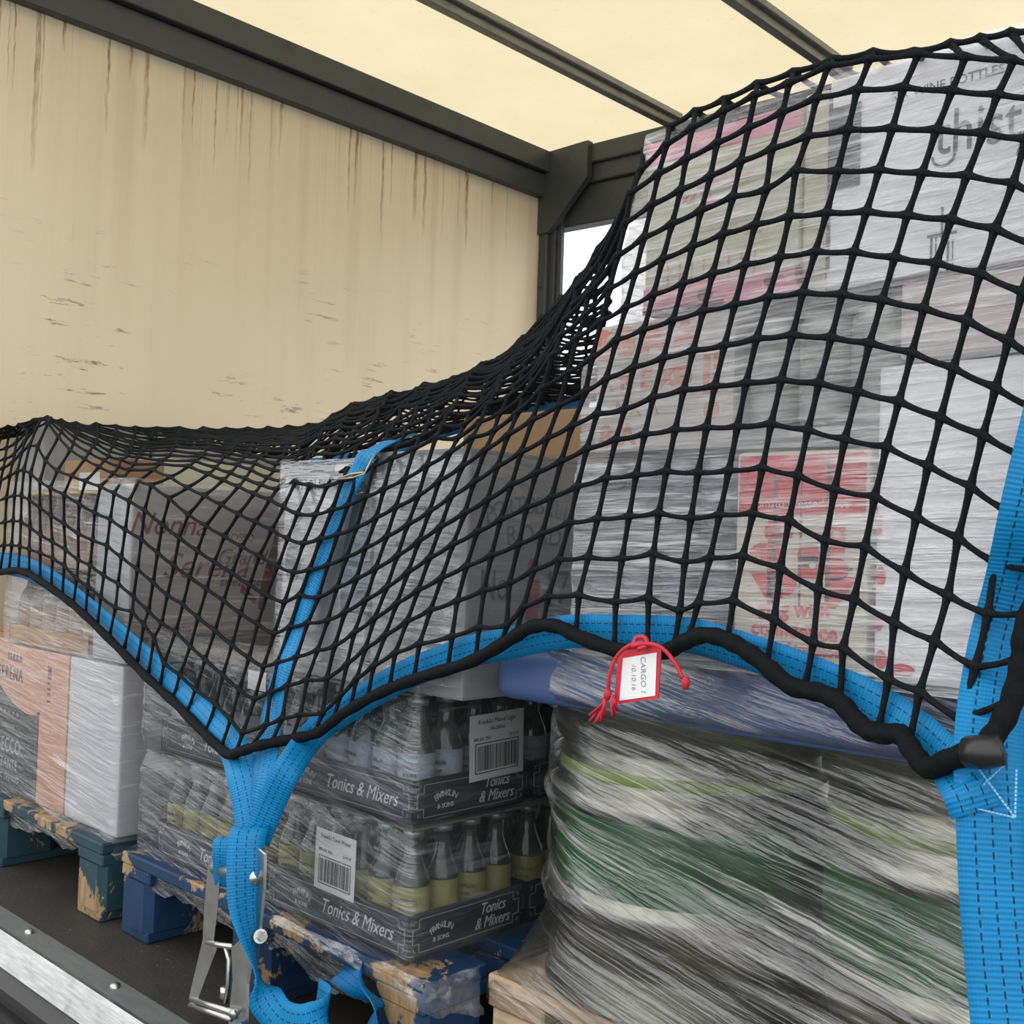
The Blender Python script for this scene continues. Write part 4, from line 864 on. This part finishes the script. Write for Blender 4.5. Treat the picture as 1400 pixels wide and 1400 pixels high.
fr, fh = smooth_d(Rr), smooth_d(Rh)
# over the top of the tall stack
for c in (-1, 0, 2, 4, 5, 7, 9, 11, 14):
    u, v = {-1: (874, 240), 0: (915, 176), 2: (990, 138), 4: (1085, 100), 5: (1140, 82), 7: (1252, 72), 9: (1345, 55), 11: (1420, 46), 14: (1540, 32)}[c]
    p = ray_y(u, v, 1.0 if c >= 0 else .995); ctl[(c, 13.9 if c >= 0 else 12.8)] = p
keys = np.array(list(ctl)); vals = np.array([ctl[tuple(k)] for k in keys])
_u, idx = np.unique(np.round(keys, 2), axis=0, return_index=True); keys, vals = keys[idx], vals[idx]
def tps_fit(X, Y, lam=2e-4):
    n = len(X); d = np.linalg.norm(X[:, None]-X[None], axis=2); Kk = np.where(d > 0, d*d*np.log(d+1e-12), 0)+lam*np.eye(n)
    Pm = np.hstack([np.ones((n, 1)), X]); A = np.block([[Kk, Pm], [Pm.T, np.zeros((3, 3))]])
    return np.linalg.solve(A, np.vstack([Y, np.zeros((3, 3))]))
sol = tps_fit(keys, vals)
def net_at(c, r):
    d = np.hypot(keys[:, 0]-c, keys[:, 1]-r); k_ = np.where(d > 0, d*d*np.log(d+1e-12), 0)
    return k_@sol[:-3]+sol[-3]+c*sol[-2]+r*sol[-1]
C0, C1 = -35, 14
knot = {}
colmax = {}
klast = {}
for c in range(C0, -1):
    ks = [k[1] for k in ctl0 if abs(k[0]-c) <= 1]; klast[c] = max(ks)
kk_ = {c: int(round(np.mean([klast[q] for q in range(max(C0, c-1), min(-2, c+1)+1)]))) for c in klast}
for c in range(C0, C1+1):
    if c >= -1:
        rm = 30; pr_ = [Vector(net_at(c, r)) for r in range(-1, 15)]
        for r in range(-1, 15): knot[(c, r)] = pr_[r+1]
        t13 = pr_[-1]; zt = t13.z+.004
        for r in range(15, rm+1):
            k_ = r-14; knot[(c, r)] = Vector((t13.x-.001*k_, t13.y+.012+.048*k_, zt-.006*max(0, k_-2)+rng.uniform(-.003, .003)))
    else:
        kl = kk_[c]; p0 = net_at(c, kl); p1 = ray_y(*ridge[c]); p2 = ray_y(*rear[c])
        n1 = max(1, int(round(fr(c)-kl))); n2 = max(2, int(round(fh(c)-fr(c)))); rm = kl+n1+n2
        for r in range(-1, kl+1): knot[(c, r)] = Vector(net_at(c, r))
        tan = p0-np.array(net_at(c, kl-1))
        for q in range(1, n1+1):
            f_ = q/n1; L1 = p0*(1-f_)+p1*f_; ea = (1-f_)**2*f_
            knot[(c, kl+q)] = Vector(L1+tan*n1*.35*ea+np.array((0, 0, -.010*math.sin(PI*f_))))
        for q in range(1, n2+1):
            f_ = q/n2; knot[(c, kl+n1+q)] = Vector(p1*(1-f_)+p2*f_+np.array((0, 0, -.03*math.sin(PI*f_))))
        for _i in range(3):
            prev = {r: knot[(c, r)].copy() for r in range(kl, rm+1)}
            for r in range(kl+1, rm): knot[(c, r)] = prev[r]*.5+(prev[r-1]+prev[r+1])*.25
        for r in range(kl+2, rm+1): j_ = .0045 if abs(r-kl-n1) > 2 else .0015; knot[(c, r)] += Vector((rng.uniform(-j_, j_), rng.uniform(-j_, j_), rng.uniform(-j_, j_)*.8))
    colmax[c] = rm
for k_ in knot: knot[k_].x = max(knot[k_].x, XW+.02)
hem_z = {}
root = thing('cargo_net', 'black knotted cargo net with blue webbing hem draped over all three pallet loads', 'cargo net', (-1.40, .92, .40))
bm = bmesh.new(); R0 = .0031
def cord(bm, pts, r=R0):
    out = []; rr = []
    for i in range(len(pts)-1):
        a_, b_ = pts[i], pts[i+1]; L_ = (b_-a_).length; n_ = 5
        for k_ in range(n_):
            tt = k_/n_; p = a_.lerp(b_, tt)
            sag = .0016*math.sin(PI*tt); p = p+Vector((0, 0, -sag))
            out.append(p); e = 1.0+ (.85 if k_ == 0 else .15*math.cos(tt*2*PI))*.55
            rr.append(r*(e+rng.uniform(-.04, .04)))
    out.append(pts[-1]); rr.append(r*1.3)
    add_tube(bm, out, rr, 6)
for c in range(C0, C1+1): cord(bm, [knot[(c, r)] for r in range(-1, colmax[c]+1)])
maxr = max(colmax.values())
for r in range(0, maxr+1):
    run = []
    for c in range(C0, C1+2):
        if c <= C1 and (c, r) in knot and not (c == -1 and r > 13): run.append(knot[(c, r)]+Vector((0, -.0015, 0)))
        else:
            if len(run) > 1: cord(bm, run)
            run = []
def sub2(o, t): o.parent = t; o.location = -t.location; return o
sub2(obj('net_mesh', bm, cordM, None, smooth=True), root)
print('net knots', len(knot), 'rows', maxr)
# ---- rope and webbing helpers
def px_path(pts): return [ray_y(u, v, y) for u, v, y in pts]
def ribbon(name, pts, width, mat, parent, widthdir=None, n=8, th=.0014, twist=None, u0=0.):
    """webbing along pts; widthdir(i/N)->vector roughly across"""
    P = [Vector(p) for p in catmull(pts, n)]; N = len(P); bm = bmesh.new(); uvl = bm.loops.layers.uv.new('UVMap'); s = u0; rows = []; ss = []
    W_ = catmull([np.array(w, float) for w in widthdir], n) if isinstance(widthdir, list) else None
    for i in range(N):
        if i: s += (P[i]-P[i-1]).length
        ss.append(s); t_ = (P[min(i+1, N-1)]-P[max(i-1, 0)]).normalized()
        w = Vector(W_[i]) if W_ is not None else Vector(widthdir)
        w = (w-t_*w.dot(t_)).normalized(); nn = t_.cross(w).normalized()
        wd = width(i/(N-1)) if callable(width) else width
        row = []
        for k_ in range(5):
            f_ = k_/4-.5; row.append(bm.verts.new(P[i]+w*wd*f_+nn*(.0012*math.cos(f_*PI))))
        rows.append(row)
    for i in range(N-1):
        for k_ in range(4):
            fc = bm.faces.new((rows[i][k_], rows[i][k_+1], rows[i+1][k_+1], rows[i+1][k_]))
            for lp, (a_, b_) in zip(fc.loops, ((ss[i], k_), (ss[i], k_+1), (ss[i+1], k_+1), (ss[i+1], k_))): lp[uvl].uv = (a_, b_/4*.05)
    me = bpy.data.meshes.new(name); bm.to_mesh(me); bm.free(); me.materials.append(mat)
    me.polygons.foreach_set('use_smooth', [True]*len(me.polygons))
    o = bpy.data.objects.new(name, me); COL.objects.link(o)
    md = o.modifiers.new('thick', 'SOLIDIFY'); md.thickness = th; md.offset = 0
    if parent: sub2(o, parent)
    return o
# hem webbing, three spans
def ysh(u, base=.955): return base-.055*math.exp(-((u-330)/75)**2)-.06*math.exp(-((u-1330)/110)**2)
HB = [(-40, 775), (0, 772), (40, 780), (80, 803), (115, 830), (160, 868), (200, 903), (250, 950), (290, 990), (318, 1022)]
ribbon('hem_webbing', [ray_y(u, v-2, ysh(u)+.016) for u, v in HB]+[ray_y(332, 1060, .898), ray_y(342, 1110, .892), ray_y(347, 1150, .886)], .048, webM, root, [(.05, -.05, 1)]*7+[(.4, .3, .9)]*2+[(.8, .6, .8), (.8, .6, .3), (.8, .6, .1), (.8, .6, 0)])
HR = [(432, 1000), (470, 972), (510, 947), (560, 920), (600, 905), (640, 891), (698, 879), (740, 869), (787, 863), (850, 864), (936, 868), (1000, 884), (1056, 902), (1100, 918), (1149, 938), (1200, 966), (1250, 1000), (1285, 1030)]
ribbon('hem_webbing', [ray_y(350, 1150, .884), ray_y(368, 1105, .890), ray_y(395, 1050, .90)]+[ray_y(u, v, ysh(u)+.023) for u, v in HR]+[ray_y(1318, 1070, .885), ray_y(1335, 1110, .884)], lambda q: .040, webM, root, [(-.72, -.69, .3), (-.7, -.65, .45), (-.6, -.6, .6), (-.5, -.5, .8), (-.3, -.35, .9), (-.1, -.3, 1)]+[(.0, -.25, 1)]*12+[(.3, .1, 1)]*3+[(.8, .5, .6), (.8, .5, .3)])
# middle webbing running up over the load
MW = [(560, 594, 1.20), (535, 603, 1.04), (508, 618, .988), (490, 645, .986), (470, 682, .984), (450, 737, .982), (425, 800, .977), (405, 860, .969), (390, 905, .953), (375, 960, .942), (368, 1010, .924), (360, 1060, .902), (352, 1110, .894), (345, 1150, .886)]
ribbon('middle_webbing', px_path(MW), lambda q: .030+.018*min(1, q*1.3), webM, root, [(1, 0, 0)]*14)
# right webbing
RW = [(1475, 430, .960), (1452, 540, .956), (1415, 690, .950), (1390, 800, .978), (1370, 880, .972), (1356, 970, .930), (1352, 1040, .900), (1355, 1100, .893), (1362, 1240, .883), (1378, 1400, .872), (1390, 1500, .862), (1398, 1600, .850)]
ribbon('side_webbing', px_path(RW), .053, webM, root, [(.85, .5, .05)]*12)
# sewn box on the right strap
q0 = ray_y(1352, 1078, .888)
bm = bmesh.new()
thr = plain('stitch_thread', (.25, .5, .72), .6)
e1 = [ray_y(u, v, y) for u, v, y in ((1318, 1100, .893), (1390, 1117, .876), (1392, 1050, .884), (1375, 1045, .888))]
def dashes(bm, a_, b_, n_=14, r=.0008):
    a_, b_ = Vector(a_), Vector(b_)
    for k_ in range(n_):
        add_tube(bm, [a_.lerp(b_, (k_+.1)/n_), a_.lerp(b_, (k_+.8)/n_)], r, 5)
off = np.array((-.0, -.0035, 0))
dashes(bm, e1[0]+off, e1[1]+off); dashes(bm, e1[1]+off, e1[2]+off, 12); dashes(bm, e1[0]+off, e1[3]+off); dashes(bm, ray_y(1340, 1050, .893)+off, e1[1]+off)
sub2(obj('stitching', bm, thr, None), root)
# hem rope
HRP = [(-40, 785), (0, 782), (30, 781), (55, 794), (85, 815), (115, 840), (160, 884), (200, 925), (240, 962), (285, 1008), (312, 1031), (330, 1027), (360, 1018), (400, 1010), (435, 1001), (470, 975), (520, 947), (575, 926), (640, 906), (688, 880), (725, 858), (760, 856), (795, 872), (850, 890), (905, 892), (935, 878), (965, 868), (1000, 878), (1035, 900), (1080, 937), (1121, 947), (1150, 962), (1175, 990), (1200, 1003), (1230, 1004), (1250, 1030), (1269, 1050), (1300, 1038), (1335, 1025), (1360, 1003), (1383, 960), (1397, 905), (1402, 860), (1425, 800)]
rp_ = catmull([ray_y(u, v, ysh(u)-.004-(.012 if u > 1290 else 0)) for u, v in HRP], 7)
bm = bmesh.new(); n_ = len(rp_); add_tube(bm, rp_, [.0076+.0016*min(1, max(0, (i/n_-.35)*3))+.0006*math.sin(i*1.3) for i in range(n_)], 10); sub2(obj('hem_rope', bm, ropeM, None, smooth=True), root)
bm = bmesh.new(); cpt = ray_y(1345, 1028, .872); add_tube(bm, [cpt+np.array((-.012, 0, -.002)), cpt+np.array((0, -.003, 0)), cpt+np.array((.014, 0, .004))], [.0125, .0135, .012], 12); sub2(obj('rope_ferrule', bm, plain('heat_shrink', (.012, .012, .012), .35), None, smooth=True), root)
# knotted loops where the mesh ties on to the rope
# rear hem
rh = [np.array(knot[(c, colmax[c])]) for c in range(C0, -1)]
bm = bmesh.new(); add_tube(bm, catmull(rh, 3), .006, 8); sub2(obj('rear_rope', bm, ropeM, None, smooth=True), root)
ribbon('rear_webbing', [p+np.array((0, -.012, -.004)) for p in rh[16:]], .034, webM, root, (0, .2, 1), n=3)
ribbon('rear_webbing', [np.array(knot[(c, 28)])+np.array((0, 0, .004)) for c in range(0, C1+1)], .045, webM, root, (0, 1, 0), n=3)
# little wire triangle on the middle webbing
bm = bmesh.new(); W0 = [ray_y(464, 654, .950), ray_y(480, 648, .948), ray_y(497, 646, .950)]
add_tube(bm, W0, .0016, 8); add_tube(bm, [ray_y(464, 655, .950), ray_y(482, 653, .946), ray_y(498, 648, .950), ray_y(505, 634, .958), ray_y(514, 618, .97)], .0013, 8)
sub2(obj('wire_hook', bm, plain('brass_wire', (.42, .36, .25), .35, metal=.7), None, smooth=True), root)
# ------------------------------------------------------------------ ratchet
rt = thing('ratchet_buckle', 'zinc-plated ratchet tensioner hanging on blue webbing before the blue pallet', 'ratchet', (-1.36, .875, .10))
def rp3(u, v, y=.872): return Vector(ray_y(u, v, y))
def plate(bm, poly, y0, dx):
    """side plate: outline in photo-plane points, thickness along its own normal"""
    A = [rp3(u, v, y0) for u, v in poly]; B = [p+Vector(dx) for p in A]
    va = [bm.verts.new(p) for p in A]; vb = [bm.verts.new(p) for p in B]; n_ = len(A)
    bm.faces.new(va); bm.faces.new(vb[::-1])
    for i in range(n_): bm.faces.new((va[i], vb[i], vb[(i+1) % n_], va[(i+1) % n_]))
bm = bmesh.new(); plate(bm, [(291, 1163), (300, 1156), (306, 1162), (301, 1190), (297, 1240), (292, 1284), (296, 1296), (283, 1330), (268, 1370), (260, 1372), (258, 1364), (268, 1322), (277, 1285), (279, 1240), (284, 1185)], .880, (.004, -.002, 0)); sub2(obj('side_plate', bm, steelM, None), rt)
bm = bmesh.new(); plate(bm, [(291, 1163), (300, 1156), (330, 1150), (333, 1156), (304, 1168), (299, 1180)], .884, (.0, -.003, -.001)); plate(bm, [(297, 1186), (318, 1190), (320, 1230), (316, 1232), (312, 1206), (302, 1200), (297, 1240), (292, 1240)], .886, (0, -.003, 0)); sub2(obj('web_plate', bm, steelM, None), rt)
bm = bmesh.new(); plate(bm, [(352, 1160), (361, 1168), (360, 1215), (354, 1270), (344, 1300), (337, 1345), (336, 1400), (330, 1430), (312, 1430), (313, 1385), (318, 1340), (316, 1296), (327, 1286), (343, 1262), (350, 1215)], .868, (.004, .002, 0)); sub2(obj('side_plate', bm, steelM, None), rt)
bm = bmesh.new()
add_tube(bm, [rp3(262, 1366, .880), rp3(318, 1384, .862)], .0042, 12); add_tube(bm, [rp3(260, 1374, .880), rp3(316, 1393, .862)], .0042, 12)
sub2(obj('handle_bar', bm, steelM, None, smooth=True), rt)
bm = bmesh.new(); add_tube(bm, [rp3(282, 1288, .882), rp3(300, 1292, .876), rp3(318, 1294, .870)], .0040, 10); sub2(obj('pawl_bar', bm, steelM, None, smooth=True), rt)
bm = bmesh.new(); add_tube(bm, [rp3(308, 1292, .874), rp3(313, 1312, .872), rp3(312, 1345, .872), rp3(309, 1372, .872)], .0034, 10); add_tube(bm, [rp3(307, 1350, .872), rp3(306, 1364, .872)], .0058, 10); sub2(obj('release_spring', bm, steelM, None, smooth=True), rt)
bm = bmesh.new(); add_tube(bm, [rp3(338, 1277, .870), rp3(360, 1281, .862)], .0068, 6); add_tube(bm, [rp3(352, 1279, .866), rp3(356, 1280, .862)], .0095, 14); sub2(obj('axle_bolt', bm, steelM, None, smooth=False), rt)
bm = bmesh.new(); add_tube(bm, [rp3(322, 1385, .860), rp3(318, 1386, .852)], .0062, 12); sub2(obj('handle_rivet', bm, steelM, None, smooth=True), rt)
bm = bmesh.new(); add_tube(bm, [rp3(296, 1186, .884), rp3(352, 1200, .868)], .011, 16); sub2(obj('spindle', bm, steelM, None, smooth=True), rt)
# webbing over and through the ratchet
web2 = m_web('blue_webbing_shade', (0.0, .17, .42))
ribbon('strap_wrap', px_path([(316, 1146, .886), (312, 1152, .878), (311, 1170, .876), (312, 1195, .882), (314, 1212, .890)]), .045, webM, rt, (.8, .55, 0))
ribbon('strap_fold', px_path([(349, 1130, .884), (342, 1134, .868), (337, 1150, .858), (335, 1195, .853), (335, 1240, .852), (342, 1285, .853), (350, 1326, .855), (361, 1362, .858), (385, 1392, .866), (413, 1400, .880), (438, 1391, .896), (447, 1376, .912), (432, 1364, .925)]), lambda q: .050-.012*math.exp(-((q-.5)/.1)**2), webM, rt, [(.62, .8, 0)]*3+[(.4, .92, 0), (0, 1, 0), (-.45, .88, 0), (-.85, .58, .1), (-.5, .35, .8), (-.1, .1, 1), (0, .1, 1), (0, .1, 1), (0, .2, 1), (0, .2, 1)])
ribbon('hanging_tail', px_path([(470, 1325, .985), (497, 1345, .965), (515, 1372, .955), (512, 1410, .95), (505, 1450, .94)]), .048, web2, rt, [(1, -.1, .2), (.9, -.3, .2), (.7, -.8, 0), (.9, -.3, -.2), (1, 0, -.2)])
ribbon('anchor_strap', px_path([(322, 1400, .862), (326, 1440, .858), (330, 1500, .850)]), .045, webM, rt, (1, -.2, 0))
bm = bmesh.new(); zz = [ray_y(331, 1130, .880), ray_y(352, 1136, .878), ray_y(333, 1142, .880), ray_y(340, 1128, .879)]
for a_, b_ in zip(zz[:-1], zz[1:]): add_tube(bm, [Vector(a_)+Vector((0, -.004, 0)), Vector(b_)+Vector((0, -.004, 0))], .0009, 5)
sub2(obj('stitching', bm, thr, None), root)
# ------------------------------------------------------------------ red tag
redC = plain('red_cord', (.55, .012, .03), .6, nscale=60, namt=.3); redT = plain('red_tag_cloth', (.60, .02, .045), .55, nscale=40, namt=.2)
tg = thing('id_tag', 'red-edged tag with white paper slip tied to the hem rope', 'tag', tuple(ray_y(872, 885, .93)))
TP = lambda u, v, y=.926: Vector(ray_y(u, v, y))
def quad_slab(bm, pts, th=.0015):
    A = [bm.verts.new(p) for p in pts]; B = [bm.verts.new(p+Vector((0, -th, 0))) for p in pts]; bm.faces.new(A); bm.faces.new(B[::-1])
    for i in range(len(pts)): bm.faces.new((A[i], B[i], B[(i+1) % len(pts)], A[(i+1) % len(pts)]))
bm = bmesh.new(); quad_slab(bm, [TP(846, 899), TP(856, 889), TP(898, 881), TP(905, 888), TP(901, 955), TP(840, 963)]); sub2(obj('card', bm, redT, None), tg)
bm = bmesh.new(); quad_slab(bm, [TP(852, 900, .9240), TP(898, 892, .9240), TP(896, 951, .9240), TP(847, 958, .9240)], .0004); sub2(obj('paper_slip', bm, whiteI, None), tg)
me_items = []
mt = plain('faint_ink', (.30, .30, .32), .6)
for s_, z_, u, v in (('CARGO 1', .009, 879, 923), ('10.10.16', .008, 866, 926)):
    me_items.append((text_mesh(s_, z_, extrude=.0001), Matrix.Translation(TP(u, v, .9232)) @ Euler((PI/2, -.05, 0)).to_matrix().to_4x4() @ Matrix.Rotation(-PI/2 if len(s_) > 3 else 0, 4, 'Z')))
o = join_meshes('handwriting', me_items[:1]+me_items[1:], mt, None); sub2(o, tg)
bm = bmesh.new()
add_tube(bm, [Vector(p) for p in catmull([TP(880, 878, .924), TP(858, 884, .918), TP(842, 900, .916), TP(834, 922, .916), TP(831, 945, .918)], 6)], .0022, 8)
add_tube(bm, [Vector(p) for p in catmull([TP(862, 884, .92), TP(885, 880, .918), TP(905, 886, .916), TP(922, 905, .918), TP(934, 928, .92)], 6)], .0022, 8)
add_tube(bm, [Vector(p) for p in catmull([TP(866, 882, .92), TP(870, 872, .925), TP(882, 872, .925), TP(884, 882, .92), TP(872, 888, .916)], 6)], .0024, 8)
sub2(obj('cord', bm, redC, None, smooth=True), tg)
for (u, v) in ((830, 949), (937, 933)):
    bm = bmesh.new(); p = TP(u, v, .918); add_tube(bm, [p+Vector((0, 0, .006)), p+Vector((.001, 0, .002)), p+Vector((0, 0, -.004)), p+Vector((0, 0, -.007))], [.0022, .0044, .0040, .0018], 10); sub2(obj('knot', bm, redC, None, smooth=True), tg)
bm = bmesh.new()
for k_ in range(16):
    u0_, v0_ = (828, 953) if k_ < 9 else (838, 952); du, dv = (rng.uniform(-22, 2), rng.uniform(24, 40)) if k_ < 9 else (rng.uniform(-3, 8), rng.uniform(12, 27))
    pts_ = [TP(u0_, v0_, .918), TP(u0_+du*.3+rng.uniform(-2, 2), v0_+dv*.4, .914+rng.uniform(-.003, .003)), TP(u0_+du, v0_+dv, .916+rng.uniform(-.004, .004))]
    add_tube(bm, [Vector(p) for p in catmull(pts_, 4)], .0013, 6)
sub2(obj('tassel', bm, redC, None, smooth=True), tg)
# ------------------------------------------------------------------ tidy
for o in list(bpy.data.objects):
    if '_o' in o.keys(): del o['_o']
